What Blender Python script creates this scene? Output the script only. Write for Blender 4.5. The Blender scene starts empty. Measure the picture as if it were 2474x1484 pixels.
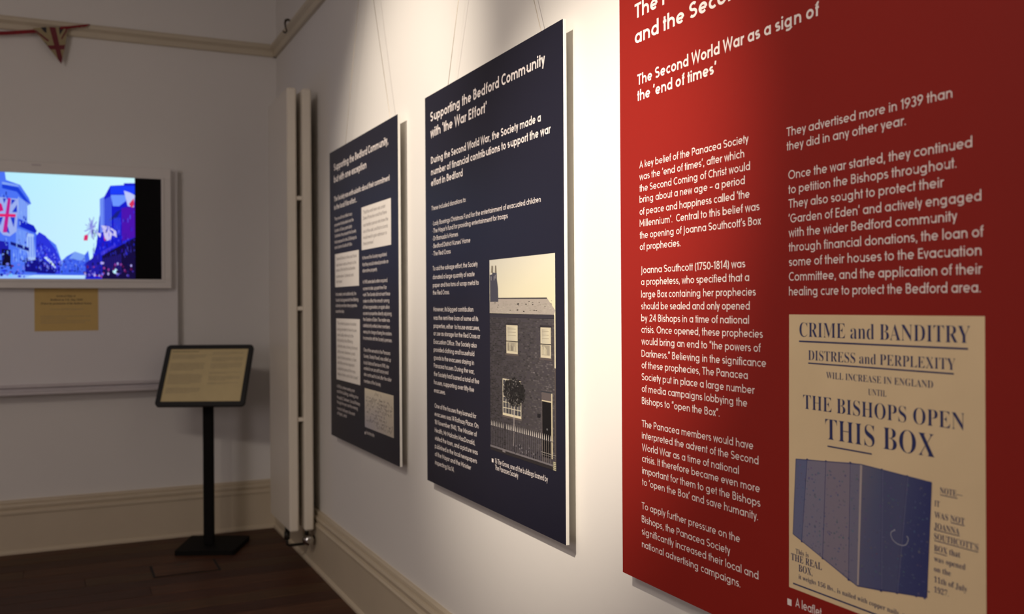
import bpy, math, random
from mathutils import Vector, Matrix
random.seed(7)
SC = bpy.context.scene
COL = SC.collection

# ------------------------------------------------------------------ camera, world, lights, exposure
SC.view_settings.view_transform = 'Standard'
SC.view_settings.look = 'None'
SC.view_settings.exposure = 0.0
SC.view_settings.gamma = 1.0
SC.view_settings.use_curve_mapping = False

cam_data = bpy.data.cameras.new('camera')
camera = bpy.data.objects.new('camera', cam_data)
COL.objects.link(camera)
SC.camera = camera
yaw, pitch, roll = 0.44076, -0.0022, -0.00629
fwd = Vector((-math.cos(yaw) * math.cos(pitch), math.sin(yaw) * math.cos(pitch), math.sin(pitch)))
rgt = fwd.cross(Vector((0, 0, 1))).normalized()
upv = rgt.cross(fwd)
rgt, upv = rgt * math.cos(roll) + upv * math.sin(roll), upv * math.cos(roll) - rgt * math.sin(roll)
mw = Matrix((rgt, upv, -fwd)).transposed().to_4x4()
mw.translation = Vector((5.0818, -1.03, 1.158))
camera.matrix_world = mw
cam_data.sensor_width = 36.0
cam_data.lens = 2304.7 * 36.0 / 2474.0
cam_data.clip_start = 0.05
cam_data.dof.use_dof = True
cam_data.dof.focus_distance = 1.9
cam_data.dof.aperture_fstop = 4.2

world = bpy.data.worlds.new('world')
SC.world = world
world.use_nodes = True
world.node_tree.nodes['Background'].inputs[0].default_value = (0.9, 0.93, 1.0, 1)
world.node_tree.nodes['Background'].inputs[1].default_value = 0.0


def add_light(name, kind, loc, aim, power, colour, **kw):
    d = bpy.data.lights.new(name, kind)
    d.energy = power
    d.color = colour
    for k, v in kw.items():
        setattr(d, k, v)
    o = bpy.data.objects.new(name, d)
    COL.objects.link(o)
    o.location = loc
    o.rotation_euler = (Vector(aim) - Vector(loc)).to_track_quat('-Z', 'Y').to_euler()
    return o


WARM = (1.0, 0.875, 0.73)
add_light('spotlight', 'SPOT', (4.85, -2.20, 2.88), (3.20, 0, 1.24), 720, WARM,
          spot_size=math.radians(26), spot_blend=1.0, shadow_soft_size=0.02)
add_light('spotlight_spill', 'SPOT', (4.85, -2.20, 2.88), (3.0, 0, 1.1), 95, WARM,
          spot_size=math.radians(66), spot_blend=1.0, shadow_soft_size=0.03)
add_light('spotlight', 'SPOT', (3.15, -2.10, 2.88), (2.06, 0, 1.72), 330, WARM,
          spot_size=math.radians(36), spot_blend=1.0, shadow_soft_size=0.02)
add_light('doorway_light', 'AREA', (5.9, -4.25, 1.60), (0.0, -0.8, 1.4), 23, (1.0, 0.885, 0.90),
          shape='RECTANGLE', size=0.7, size_y=1.3)
add_light('ceiling_fill', 'AREA', (4.4, -2.7, 2.9), (3.6, -1.6, 0), 34, (1.0, 0.87, 0.78),  # added fill: unseen area light that lifts the dim parts of the room
          shape='DISK', size=1.0)

# ------------------------------------------------------------------ helpers


def lin(c):
    return tuple(((x / 255.0) / 12.92 if x / 255.0 <= 0.04045 else ((x / 255.0 + 0.055) / 1.055) ** 2.4) for x in c)


def material(name, colour, rough=0.6, metal=0.0, noise=0.0, nscale=40.0, bump=0.0, spec=0.5, stretch=None, coat=0.0):
    m = bpy.data.materials.new(name)
    m.use_nodes = True
    nt = m.node_tree
    b = nt.nodes['Principled BSDF']
    b.inputs['Base Color'].default_value = (*colour, 1)
    b.inputs['Roughness'].default_value = rough
    b.inputs['Metallic'].default_value = metal
    b.inputs['Specular IOR Level'].default_value = spec
    b.inputs['Coat Weight'].default_value = coat
    if noise or bump:
        tc = nt.nodes.new('ShaderNodeTexCoord')
        mp = nt.nodes.new('ShaderNodeMapping')
        if stretch:
            mp.inputs['Scale'].default_value = stretch
        nz = nt.nodes.new('ShaderNodeTexNoise')
        nz.inputs['Scale'].default_value = nscale
        nz.inputs['Detail'].default_value = 5
        nt.links.new(tc.outputs['Object'], mp.inputs[0])
        nt.links.new(mp.outputs[0], nz.inputs['Vector'])
        if noise:
            r = nt.nodes.new('ShaderNodeValToRGB')
            r.color_ramp.elements[0].position = 0.3
            r.color_ramp.elements[1].position = 0.7
            r.color_ramp.elements[0].color = (*[c * (1 - noise) for c in colour], 1)
            r.color_ramp.elements[1].color = (*[min(1, c * (1 + noise)) for c in colour], 1)
            nt.links.new(nz.outputs['Fac'], r.inputs[0])
            nt.links.new(r.outputs[0], b.inputs['Base Color'])
        if bump:
            bp = nt.nodes.new('ShaderNodeBump')
            bp.inputs['Strength'].default_value = bump
            bp.inputs['Distance'].default_value = 0.002
            nt.links.new(nz.outputs['Fac'], bp.inputs['Height'])
            nt.links.new(bp.outputs[0], b.inputs['Normal'])
    return m


def print_material(name, rough=0.5, emit=False):
    m = bpy.data.materials.new(name)
    m.use_nodes = True
    nt = m.node_tree
    b = nt.nodes['Principled BSDF']
    a = nt.nodes.new('ShaderNodeVertexColor')
    a.layer_name = 'ink'
    b.inputs['Roughness'].default_value = rough
    if emit:
        b.inputs['Specular IOR Level'].default_value = 0.1
        b.inputs['Base Color'].default_value = (0.01, 0.01, 0.01, 1)
        nt.links.new(a.outputs[0], b.inputs['Emission Color'])
        b.inputs['Emission Strength'].default_value = 1.0
    else:
        nt.links.new(a.outputs[0], b.inputs['Base Color'])
    return m


class MB:
    """collects shapes, then links them as one mesh object"""

    def __init__(self):
        self.v, self.f, self.c, self.s = [], [], [], []

    def poly(self, pts, colour=None, smooth=False):
        n = len(self.v)
        self.v += [tuple(p) for p in pts]
        self.f.append(list(range(n, n + len(pts))))
        self.c.append(colour)
        self.s.append(smooth)
        return self

    def box(self, x0, x1, y0, y1, z0, z1, bev=0.0, smooth=False):
        """box with chamfered edges"""
        b = min(bev, (x1 - x0) / 2.01, (y1 - y0) / 2.01, (z1 - z0) / 2.01)
        if b <= 0:
            n = len(self.v)
            for x in (x0, x1):
                for y in (y0, y1):
                    for z in (z0, z1):
                        self.v.append((x, y, z))
            for q in ((0, 1, 3, 2), (4, 6, 7, 5), (0, 4, 5, 1), (2, 3, 7, 6), (0, 2, 6, 4), (1, 5, 7, 3)):
                self.f.append([n + i for i in q]); self.c.append(None); self.s.append(False)
            return self
        idx = {}

        def vid(i, j, k, ax):
            key = (i, j, k, ax)
            if key not in idx:
                p = [x1 if i else x0, y1 if j else y0, z1 if k else z0]
                for a in range(3):
                    if a != ax:
                        p[a] += b * (-1 if (i, j, k)[a] else 1)
                idx[key] = len(self.v)
                self.v.append(tuple(p))
            return idx[key]
        F = []
        for s in (0, 1):
            F.append([vid(s, 0, 0, 0), vid(s, 1, 0, 0), vid(s, 1, 1, 0), vid(s, 0, 1, 0)][::1 if s else -1])
            F.append([vid(0, s, 0, 1), vid(1, s, 0, 1), vid(1, s, 1, 1), vid(0, s, 1, 1)][::-1 if s else 1])
            F.append([vid(0, 0, s, 2), vid(1, 0, s, 2), vid(1, 1, s, 2), vid(0, 1, s, 2)][::1 if s else -1])
        for a in (0, 1):
            for c in (0, 1):
                F.append([vid(a, c, 0, 0), vid(a, c, 1, 0), vid(a, c, 1, 1), vid(a, c, 0, 1)])
                F.append([vid(a, 0, c, 0), vid(a, 1, c, 0), vid(a, 1, c, 2), vid(a, 0, c, 2)])
                F.append([vid(0, a, c, 1), vid(1, a, c, 1), vid(1, a, c, 2), vid(0, a, c, 2)])
        for i in (0, 1):
            for j in (0, 1):
                for k in (0, 1):
                    F.append([vid(i, j, k, 0), vid(i, j, k, 1), vid(i, j, k, 2)])
        for q in F:
            self.f.append(q); self.c.append(None); self.s.append(smooth)
        self.fix = True
        return self

    def tube(self, pts, r, n=12, caps=True, smooth=True):
        pts = [Vector(p) for p in pts]
        rr = r if isinstance(r, (list, tuple)) else [r] * len(pts)
        base = len(self.v)
        prev = None
        for i, p in enumerate(pts):
            t = (pts[min(i + 1, len(pts) - 1)] - pts[max(i - 1, 0)]).normalized()
            if prev is None:
                ref = Vector((0, 0, 1)) if abs(t.z) < 0.9 else Vector((1, 0, 0))
            else:
                ref = prev
            u = (ref - t * ref.dot(t)).normalized()
            prev = u
            w = t.cross(u)
            for k in range(n):
                a = 2 * math.pi * k / n
                self.v.append(tuple(p + (u * math.cos(a) + w * math.sin(a)) * rr[i]))
        for i in range(len(pts) - 1):
            for k in range(n):
                a = base + i * n + k; b = base + i * n + (k + 1) % n
                self.f.append([a, b, b + n, a + n]); self.c.append(None); self.s.append(smooth)
        if caps:
            self.f.append([base + k for k in range(n)][::-1]); self.c.append(None); self.s.append(False)
            e = base + (len(pts) - 1) * n
            self.f.append([e + k for k in range(n)]); self.c.append(None); self.s.append(False)
        return self

    def sweep(self, prof, a, b, out):
        """profile (distance from wall, height) swept from a to b along a wall whose room side is 'out'"""
        a, b, out = Vector(a), Vector(b), Vector(out)
        n = len(prof); base = len(self.v)
        for p in (a, b):
            for d, z in prof:
                self.v.append(tuple(p + out * d + Vector((0, 0, z))))
        for k in range(n - 1):
            self.f.append([base + k, base + k + 1, base + n + k + 1, base + n + k]); self.c.append(None); self.s.append(False)
        self.f.append([base + k for k in range(n)]); self.c.append(None); self.s.append(False)
        self.f.append([base + n + k for k in range(n)][::-1]); self.c.append(None); self.s.append(False)
        self.fix = True
        return self

    def prism(self, pts2, z0, z1):
        n = len(pts2); base = len(self.v)
        for z in (z0, z1):
            self.v += [(x, y, z) for x, y in pts2]
        self.f.append([base + k for k in range(n)][::-1]); self.c.append(None); self.s.append(False)
        self.f.append([base + n + k for k in range(n)]); self.c.append(None); self.s.append(False)
        for k in range(n):
            self.f.append([base + k, base + (k + 1) % n, base + n + (k + 1) % n, base + n + k]); self.c.append(None); self.s.append(False)
        self.fix = True
        return self

    def mesh(self, name, mat):
        me = bpy.data.meshes.new(name)
        me.from_pydata(self.v, [], self.f)
        me.polygons.foreach_set('use_smooth', self.s)
        if any(c is not None for c in self.c):
            ca = me.color_attributes.new('ink', 'FLOAT_COLOR', 'CORNER')
            li = 0
            for f, c in zip(self.f, self.c):
                c = c or (1, 1, 1)
                for k in range(len(f)):
                    ca.data[li].color = (*(c[k] if isinstance(c[0], (tuple, list)) else c), 1)
                    li += 1
        me.update()
        if getattr(self, 'fix', False):
            import bmesh
            bm = bmesh.new(); bm.from_mesh(me)
            bmesh.ops.recalc_face_normals(bm, faces=bm.faces)
            bm.to_mesh(me); bm.free()
        me.materials.append(mat)
        return me

    def build(self, name, mat, parent=None, kind=None):
        o = bpy.data.objects.new(name, self.mesh(name, mat))
        COL.objects.link(o)
        if parent:
            o.parent = parent
        if kind:
            o['kind'] = kind
        return o


def thing(name, label, cat, loc=(0, 0, 0), rz=0.0, group=None):
    o = bpy.data.objects.new(name, None)
    o.empty_display_size = 0.1
    COL.objects.link(o)
    o.location = loc
    o.rotation_euler = (0, 0, rz)
    o['label'] = label
    o['category'] = cat
    if group:
        o['group'] = group
    return o


def tag(o, label, cat, group=None):
    o['label'] = label
    o['category'] = cat
    if group:
        o['group'] = group
    return o


# ---- text: every line is measured, scaled to the cap height and width wanted, and laid on a plane
DG = bpy.context.evaluated_depsgraph_get
_cache = {}


def glyph_mesh(text, bold):
    """flat outline of a line of lettering, baseline at 0, unit em"""
    key = (text, bold)
    if key in _cache:
        return _cache[key]
    cu = bpy.data.curves.new('line', 'FONT')
    cu.body = text
    cu.size = 1.0
    cu.resolution_u = 3
    cu.fill_mode = 'FRONT'
    cu.offset = bold
    o = bpy.data.objects.new('line', cu)
    COL.objects.link(o)
    bpy.context.view_layer.update()
    me = o.evaluated_get(DG()).to_mesh()
    vs = [(v.co.x, v.co.y) for v in me.vertices]
    fs = [list(p.vertices) for p in me.polygons]
    o.evaluated_get(DG()).to_mesh_clear()
    bpy.data.objects.remove(o)
    bpy.data.curves.remove(cu)
    _cache[key] = (vs, fs)
    return vs, fs


# ---- stroke alphabet: round geometric lettering like that on the boards (cap height 100)
def arc(cx, cy, rx, ry, a0, a1, n=10):
    return [(cx + rx * math.cos(math.radians(a0 + (a1 - a0) * k / n)), cy + ry * math.sin(math.radians(a0 + (a1 - a0) * k / n))) for k in range(n + 1)]


def stroke_glyph(ch, t):
    """returns (list of centre-line paths, dots, left bearing, right bearing)"""
    s = t / 2.0
    H, X, A, D = 100.0, 70.0, 104.0, -27.0
    r = X / 2 - s
    c = s + r
    y = X / 2
    top = H - s
    ra = 24.0 if t < 15 else 25.0
    P, dots = [], []
    lb = rb = 7.6 if t < 15 else 6.2
    if ch == 'o':
        P = [arc(c, y, r, r, 0, 360, 18)]; lb = rb = 6
    elif ch == 'a':
        P = [arc(c, y, r, r, 0, 360, 18), [(s + 2 * r, 0), (s + 2 * r, X)]]; lb = 6
    elif ch == 'b':
        P = [arc(c, y, r, r, 0, 360, 18), [(s, 0), (s, A)]]; rb = 6
    elif ch == 'c':
        P = [arc(c, y, r, r, 48, 312, 14)]; lb = 6; rb = 4
    elif ch == 'd':
        P = [arc(c, y, r, r, 0, 360, 18), [(s + 2 * r, 0), (s + 2 * r, A)]]; lb = 6
    elif ch == 'e':
        P = [[(s, y - 1), (s + 2 * r, y - 1)], arc(c, y, r, r, -2, 315, 16)]; lb = rb = 6
    elif ch == 'f':
        P = [[(16, 0), (16, A - 16 - s)] + arc(16 + 15, A - 16 - s, 15, 16, 180, 80, 5), [(2, X - s), (34, X - s)]]; lb = 2; rb = 1
    elif ch == 'g':
        P = [arc(c, y, r, r, 0, 360, 18), [(s + 2 * r, X), (s + 2 * r, D + 22)] + arc(c, D + 22, r, 22 - s, 0, -140, 9)]; lb = 6
    elif ch in 'hn':
        P = [[(s, 0), (s, A if ch == 'h' else X)], arc(s + ra, X - s - ra, ra, ra, 180, 0, 9) + [(s + 2 * ra, 0)]]
    elif ch == 'i':
        P = [[(s, 0), (s, X)]]; dots = [(s, X + 19, s * 1.15)]
    elif ch == 'j':
        P = [[(s + 8, X), (s + 8, D + 16)] + arc(s - 4, D + 16, 12, 16 - s, 0, -80, 5)]; dots = [(s + 8, X + 19, s * 1.15)]
    elif ch == 'k':
        P = [[(s, 0), (s, A)], [(44, X), (s + 4, 31)], [(s + 15, 40), (47, 0)]]; rb = 1
    elif ch == 'l':
        P = [[(s, 0), (s, A)]]
    elif ch == 'm':
        q = ra * 0.90
        P = [[(s, 0), (s, X)], arc(s + q, X - s - q, q, q, 180, 0, 9) + [(s + 2 * q, 0)], arc(s + 3 * q, X - s - q, q, q, 180, 0, 9) + [(s + 4 * q, 0)]]
    elif ch == 'p':
        P = [arc(c, y, r, r, 0, 360, 18), [(s, D), (s, X)]]; rb = 6
    elif ch == 'q':
        P = [arc(c, y, r, r, 0, 360, 18), [(s + 2 * r, D), (s + 2 * r, X)]]; lb = 6
    elif ch == 'r':
        P = [[(s, 0), (s, X)], arc(s + 24, X - s - 24, 24, 24, 180, 78, 6)]; rb = 1
    elif ch == 's':
        rx, ry = 20 - s / 3, (X - 2 * s) / 4
        P = [arc(22, X - s - ry, rx, ry, 38, 270, 10) + arc(22, s + ry, rx + 1, ry, 90, -142, 10)[1:]]; lb = 4; rb = 3
    elif ch == 't':
        P = [[(17, 0), (17, X + 24)], [(2, X - s), (33, X - s)]]; lb = rb = 2
    elif ch == 'u':
        P = [[(s, X), (s, s + ra)] + arc(s + ra, s + ra, ra, ra, 180, 360, 9), [(s + 2 * ra, 0), (s + 2 * ra, X)]]
    elif ch == 'v':
        P = [[(s, X), (28, s * .6), (56 - s, X)]]; lb = rb = 1
    elif ch == 'w':
        P = [[(s, X), (23, s * .6), (43, X - s * .6), (63, s * .6), (86 - s, X)]]; lb = rb = 1
    elif ch == 'x':
        P = [[(s, X), (52 - s, 0)], [(s, 0), (52 - s, X)]]; lb = rb = 1
    elif ch == 'y':
        P = [[(s, X), (30, 4)], [(57 - s, X), (21, D)]]; lb = rb = 1
    elif ch == 'z':
        P = [[(2, X - s), (44, X - s), (4, s), (48, s)]]; lb = rb = 4
    elif ch == 'A':
        P = [[(s, 0), (42, H - s * .6), (84 - s, 0)], [(17, 30), (67, 30)]]; lb = rb = 1
    elif ch == 'B':
        P = [[(s, s), (s, top), (32, top)] + arc(32, top - 22 + s / 2, 21, 22 - s / 2, 90, -90, 8) + [(s, 56 - s / 2 + s / 2 - 0)],
             [(34, 55)] + arc(34, 27.5 + s / 2, 23, 27.5 - s / 2, 90, -90, 8) + [(s, s)]]
    elif ch == 'C':
        P = [arc(46, 50, 46 - s, 50 - s, 50, 310, 16)]; lb = 6; rb = 5
    elif ch == 'D':
        P = [[(s, s), (s, top), (30, top)] + arc(30, 50, 42, 50 - s, 90, -90, 12) + [(s, s)]]; rb = 6
    elif ch == 'E':
        P = [[(52, top), (s, top), (s, s), (53, s)], [(s, 52), (48, 52)]]; rb = 4
    elif ch == 'F':
        P = [[(52, top), (s, top), (s, 0)], [(s, 50), (47, 50)]]; rb = 2
    elif ch == 'G':
        P = [arc(48, 50, 48 - s, 50 - s, 48, 360, 18), [(50, 48), (96 - s + s, 48)]]; lb = 6
    elif ch == 'H':
        P = [[(s, 0), (s, H)], [(68, 0), (68, H)], [(s, 51), (68, 51)]]
    elif ch == 'I':
        P = [[(s, 0), (s, H)]]
    elif ch == 'J':
        P = [[(30, H), (30, -4)] + arc(12, -4, 18, 18, 0, -85, 6)]; lb = 0
    elif ch == 'K':
        P = [[(s, 0), (s, H)], [(60, H), (s + 3, 44)], [(s + 16, 58), (64, 0)]]; rb = 1
    elif ch == 'L':
        P = [[(s, H), (s, s), (48, s)]]; rb = 2
    elif ch == 'M':
        P = [[(s, 0), (s, H - s), (46, 30), (92 - s, H - s), (92 - s, 0)]]
    elif ch == 'N':
        P = [[(s, 0), (s, H - s), (70, s), (70, H)]]
    elif ch == 'O':
        P = [arc(50, 50, 50 - s, 50 - s, 0, 360, 22)]; lb = rb = 6
    elif ch == 'P':
        P = [[(s, 0), (s, top), (32, top)] + arc(32, top - 27 + s / 2, 25, 27 - s / 2, 90, -90, 9) + [(s, 46 - s + s)]]; rb = 3
    elif ch == 'R':
        P = [[(s, 0), (s, top), (33, top)] + arc(33, top - 26 + s / 2, 24, 26 - s / 2, 90, -90, 9) + [(s, 48)], [(33, 48), (60, 0)]]; rb = 2
    elif ch == 'S':
        rx, ry = 27 - s / 3, (H - 2 * s) / 4
        P = [arc(30, H - s - ry, rx, ry, 35, 270, 11) + arc(30, s + ry, rx + 1, ry, 90, -145, 11)[1:]]; lb = rb = 5
    elif ch == 'T':
        P = [[(33, 0), (33, H - s)], [(0, top), (66, top)]]; lb = rb = 2
    elif ch == 'U':
        P = [[(s, H), (s, 34)] + arc(s + 30, 34, 30, 34 - s, 180, 360, 11) + [(s + 60, H)]]
    elif ch == 'V':
        P = [[(s, H), (40, s * .6), (80 - s, H)]]; lb = rb = 0
    elif ch == 'W':
        P = [[(s, H), (31, s * .6), (58, H - s * .6), (85, s * .6), (116 - s, H)]]; lb = rb = 0
    elif ch == 'Y':
        P = [[(s, H), (37, 44)], [(74 - s, H), (37, 44), (37, 0)]]; lb = rb = 0
    elif ch in 'XZQ':
        P = [[(s, H), (66, 0)], [(s, 0), (66, H)]]
    elif ch == '0':
        P = [arc(32, 50, 32 - s, 50 - s, 0, 360, 18)]; lb = rb = 6
    elif ch == '1':
        P = [[(4, 78), (24, H - s), (24, 0)]]; lb = 4; rb = 9
    elif ch == '2':
        P = [arc(29, 72, 26 - s / 2, 28 - s, 165, -25, 10) + [(4, s), (58, s)]]; lb = rb = 5
    elif ch == '3':
        P = [arc(28, 77 - s / 2, 23 - s / 2, 23 - s / 2, 150, -90, 9), arc(28, 27.5, 26 - s / 2, 27.5 - s / 2, 90, -155, 10)]; lb = rb = 5
    elif ch == '4':
        P = [[(48, 0), (48, H), (46, H), (4, 27), (64, 27)]]; lb = rb = 4
    elif ch == '5':
        P = [[(52, top), (16, top), (10, 56)] + arc(28, 31, 27 - s / 2, 31 - s, 125, -150, 11)]; lb = rb = 5
    elif ch == '6':
        P = [arc(31, 31, 28 - s / 2, 31 - s, 0, 360, 16), [(46, H), (8, 46)]]; lb = rb = 5
    elif ch == '7':
        P = [[(2, top), (56, top), (18, 0)]]; lb = rb = 4
    elif ch == '8':
        P = [arc(30, 74, 22 - s / 2, 25 - s / 2, 0, 360, 14), arc(30, 27, 27 - s / 2, 27 - s / 2, 0, 360, 16)]; lb = rb = 5
    elif ch == '9':
        P = [arc(31, 69, 28 - s / 2, 31 - s, 0, 360, 16), [(16, 0), (54, 54)]]; lb = rb = 5
    elif ch == '.':
        dots = [(s, s, s * 1.1)]; lb = rb = 6
    elif ch == ',':
        P = [[(s + 3, t), (s - 2, -15)]]; lb = rb = 6
    elif ch == ':':
        dots = [(s, s, s * 1.1), (s, X - t, s * 1.1)]
    elif ch in "\u2018'":
        P = [[(s, 72), (s + 6, H + 3)]]; lb = rb = 4
    elif ch == '\u2019':
        P = [[(s + 6, H + 3), (s, 72)]]; lb = rb = 4
    elif ch in '\u201c\u201d':
        P = [[(s, 72), (s + 6, H + 3)], [(s + t + 6, 72), (s + t + 12, H + 3)]]; lb = rb = 4
    elif ch == '(':
        P = [arc(40, 40, 36, 70, 128, 232, 8)]; lb = 4; rb = 2
    elif ch == ')':
        P = [arc(-16, 40, 36, 70, 52, -52, 8)]; lb = 0; rb = 4
    elif ch == '-':
        P = [[(0, 36), (30, 36)]]; lb = rb = 6
    elif ch in '\u2013\u2014':
        P = [[(0, 36), (52, 36)]]; lb = rb = 6
    elif ch == '\u2022':
        dots = [(9, 40, 8)]; lb = 2; rb = 4
    return P, dots, lb, rb


def ribbon_faces(path, w, vs, fs, ox):
    """turns a centre line into a strip of faces with mitred corners"""
    n = len(path)
    closed = n > 3 and abs(path[0][0] - path[-1][0]) < 1e-4 and abs(path[0][1] - path[-1][1]) < 1e-4
    base = len(vs)
    for i, (px, py) in enumerate(path):
        a = path[i - 1] if i > 0 else (path[-2] if closed else None)
        b = path[i + 1] if i < n - 1 else (path[1] if closed else None)
        d1 = d2 = None
        if a is not None:
            L = math.hypot(px - a[0], py - a[1]) or 1
            d1 = ((px - a[0]) / L, (py - a[1]) / L)
        if b is not None:
            L = math.hypot(b[0] - px, b[1] - py) or 1
            d2 = ((b[0] - px) / L, (b[1] - py) / L)
        d1 = d1 or d2; d2 = d2 or d1
        nx, ny = -(d1[1] + d2[1]), d1[0] + d2[0]
        L = math.hypot(nx, ny) or 1
        nx, ny = nx / L, ny / L
        k = nx * -d1[1] + ny * d1[0]
        m = (w / 2) / max(k, 0.42)
        vs.append((px + nx * m + ox, py + ny * m)); vs.append((px - nx * m + ox, py - ny * m))
    for i in range(n - 1):
        q = base + 2 * i
        fs.append([q, q + 1, q + 3, q + 2])


def lettering(text, t):
    key = (text, 'stroke', t)
    if key in _cache:
        return _cache[key]
    vs, fs = [], []
    x = 0.0
    for ch in text:
        if ch == ' ':
            x += 32
            continue
        P, dots, lb, rb = stroke_glyph(ch, t)
        tv, tf = [], []
        lay = []
        for k, p in enumerate(P):
            ribbon_faces(p, t, tv, tf, 0)
            lay += [k] * (len(tv) - len(lay))
        for (dx, dy, r) in dots:
            n = len(tv)
            tv += [(dx + r * math.cos(k * .7854 + .3927), dy + r * math.sin(k * .7854 + .3927)) for k in range(8)]
            tf.append([n + k for k in range(8)])
        if not tv:
            x += 30
            continue
        lay += [len(P)] * (len(tv) - len(lay))
        x0 = min(p[0] for p in tv); x1 = max(p[0] for p in tv)
        n = len(vs)
        vs += [((p[0] - x0 + x + lb) / 100 * 0.727, p[1] / 100 * 0.727, l * 0.00003) for p, l in zip(tv, lay)]
        fs += [[n + i for i in f] for f in tf]
        x += lb + rb + x1 - x0
    _cache[key] = (vs, fs)
    return vs, fs


def serif(t):
    r = ''
    for ch in t:
        if 'A' <= ch <= 'Z':
            r += chr(0x1D400 + ord(ch) - 65)
        elif 'a' <= ch <= 'z':
            r += chr(0x1D41A + ord(ch) - 97)
        elif '0' <= ch <= '9':
            r += chr(0x1D7CE + ord(ch) - 48)
        else:
            r += ch
    return r


def text_mesh(lines, place, mat, name, parent, cap, bold=0.0, style=None):
    """lines: (u, v, width or None, text); place(u, v) gives the point in space"""
    mb = MB()
    for u, v, w, t in lines:
        vs, fs = glyph_mesh(style(t), bold) if style else lettering(t, bold)
        if not vs:
            continue
        x0 = min(p[0] for p in vs); x1 = max(p[0] for p in vs)
        sy = cap / 0.727 * (1.02 if style else 1.0)
        if w is None:                    # same letter width as the measured part of the red board's title
            part = [p[0] for p in lettering('and the Secon', bold)[0]]
            w = 0.3058 * (x1 - x0) / (max(part) - min(part))
        sx = w / (x1 - x0)
        n = len(mb.v)
        mb.v += [tuple(place(u + (p[0] - x0) * sx, v + p[1] * sy, p[2] if len(p) > 2 else 0.0)) for p in vs]
        mb.f += [[n + i for i in f] for f in fs]
        mb.c += [None] * len(fs); mb.s += [False] * len(fs)
    return mb.build(name, mat, parent)


def clip(poly, clipper):
    """Sutherland-Hodgman clip of a 2-D polygon by a convex counter-clockwise polygon"""
    out = list(poly)
    for i in range(len(clipper)):
        a, b = clipper[i], clipper[(i + 1) % len(clipper)]
        inp, out = out, []
        if not inp:
            return []

        def side(p):
            return (b[0] - a[0]) * (p[1] - a[1]) - (b[1] - a[1]) * (p[0] - a[0])
        for k in range(len(inp)):
            p, q = inp[k - 1], inp[k]
            sp, sq = side(p), side(q)
            if (sp < 0) != (sq < 0):
                t = sp / (sp - sq)
                out.append((p[0] + (q[0] - p[0]) * t, p[1] + (q[1] - p[1]) * t))
            if sq >= 0:
                out.append(q)
    return out


class Canvas:
    """flat print: coloured shapes in layers a hair apart, clipped to its edge"""

    def __init__(self, place, clipper, step=0.00006):
        self.mb, self.place, self.clipper, self.step, self.layer, self.count = MB(), place, clipper, step, 0, 0

    def up(self):
        self.layer += 1

    def poly(self, pts, colour, raw=False):
        p = clip(pts, self.clipper)
        if len(p) < 3:
            return
        ar = sum(p[i - 1][0] * p[i][1] - p[i][0] * p[i - 1][1] for i in range(len(p)))
        if ar < 0:
            p = p[::-1]
        self.count += 1
        dz = self.layer * self.step + (self.count % 19) * self.step / 24
        self.mb.poly([self.place(a, b, dz) for a, b in p], colour if raw else lin(colour))

    def rect(self, a0, a1, b0, b1, colour):
        self.poly([(a0, b0), (a1, b0), (a1, b1), (a0, b1)], colour)

    def stroke(self, pts, w, colour):
        for (ax, ay), (bx, by) in zip(pts[:-1], pts[1:]):
            dx, dy = bx - ax, by - ay
            L = math.hypot(dx, dy) or 1
            nx, ny = -dy / L * w / 2, dx / L * w / 2
            self.poly([(ax + nx, ay + ny), (ax - nx, ay - ny), (bx - nx, by - ny), (bx + nx, by + ny)], colour)

    def blob(self, a, b, ra, rb, colour, n=10):
        self.poly([(a + ra * math.cos(6.2832 * k / n), b + rb * math.sin(6.2832 * k / n)) for k in range(n)], colour)


# ------------------------------------------------------------------ materials
M_wall = material('wall_paint', (0.76, 0.735, 0.70), 0.75, noise=0.015, nscale=1.5, bump=0.05)
M_ceil = material('ceiling_paint', (0.74, 0.72, 0.69), 0.85, bump=0.05)
M_cream = material('cream_gloss_paint', (0.58, 0.495, 0.365), 0.38, noise=0.02, nscale=6)
M_rail = material('cream_rail_paint', (0.575, 0.505, 0.38), 0.42, noise=0.02, nscale=6)
M_floor = [material('dark_floorboard', c, 0.5, spec=0.22, noise=0.45, nscale=9, bump=0.15, stretch=(9, 0.7, 9))
           for c in ((0.062, 0.022, 0.011), (0.078, 0.030, 0.014), (0.050, 0.018, 0.010), (0.070, 0.032, 0.014))]
M_gap = material('floor_gap', (0.008, 0.005, 0.004), 0.9, noise=0.1)
M_rad = material('radiator_enamel', (0.74, 0.68, 0.58), 0.32, noise=0.01, nscale=5)
M_chrome = material('chrome', (0.62, 0.62, 0.62), 0.12, 1.0, noise=0.02)
M_pipe = material('dull_dark_pipe', (0.05, 0.045, 0.04), 0.35, 0.7, noise=0.1)
M_white = material('white_plastic', (0.76, 0.73, 0.70), 0.4, noise=0.01, nscale=8)
M_board = material('whiteboard_enamel', (0.74, 0.72, 0.72), 0.35, noise=0.01, nscale=4)
M_tray = material('pale_tray', (0.60, 0.56, 0.57), 0.4, noise=0.02, nscale=8)
M_black = material('black_powder_coat', (0.006, 0.0055, 0.005), 0.75, noise=0.1, nscale=60, spec=0.12)
M_bframe = material('black_snap_frame', (0.010, 0.010, 0.009), 0.6, noise=0.1, nscale=30)
M_bezel = material('black_panel', (0.003, 0.003, 0.004), 0.3, noise=0.05, spec=0.1)
M_yellow = material('yellow_paper', (0.62, 0.43, 0.15), 0.7, noise=0.02, nscale=30)
M_buff = material('buff_paper', (0.62, 0.50, 0.26), 0.6, noise=0.03, nscale=20)
M_ink = material('brown_black_ink', (0.10, 0.075, 0.05), 0.7, noise=0.05)
M_grey_ink = material('soft_grey_ink', (0.30, 0.25, 0.19), 0.7, noise=0.05)
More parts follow.
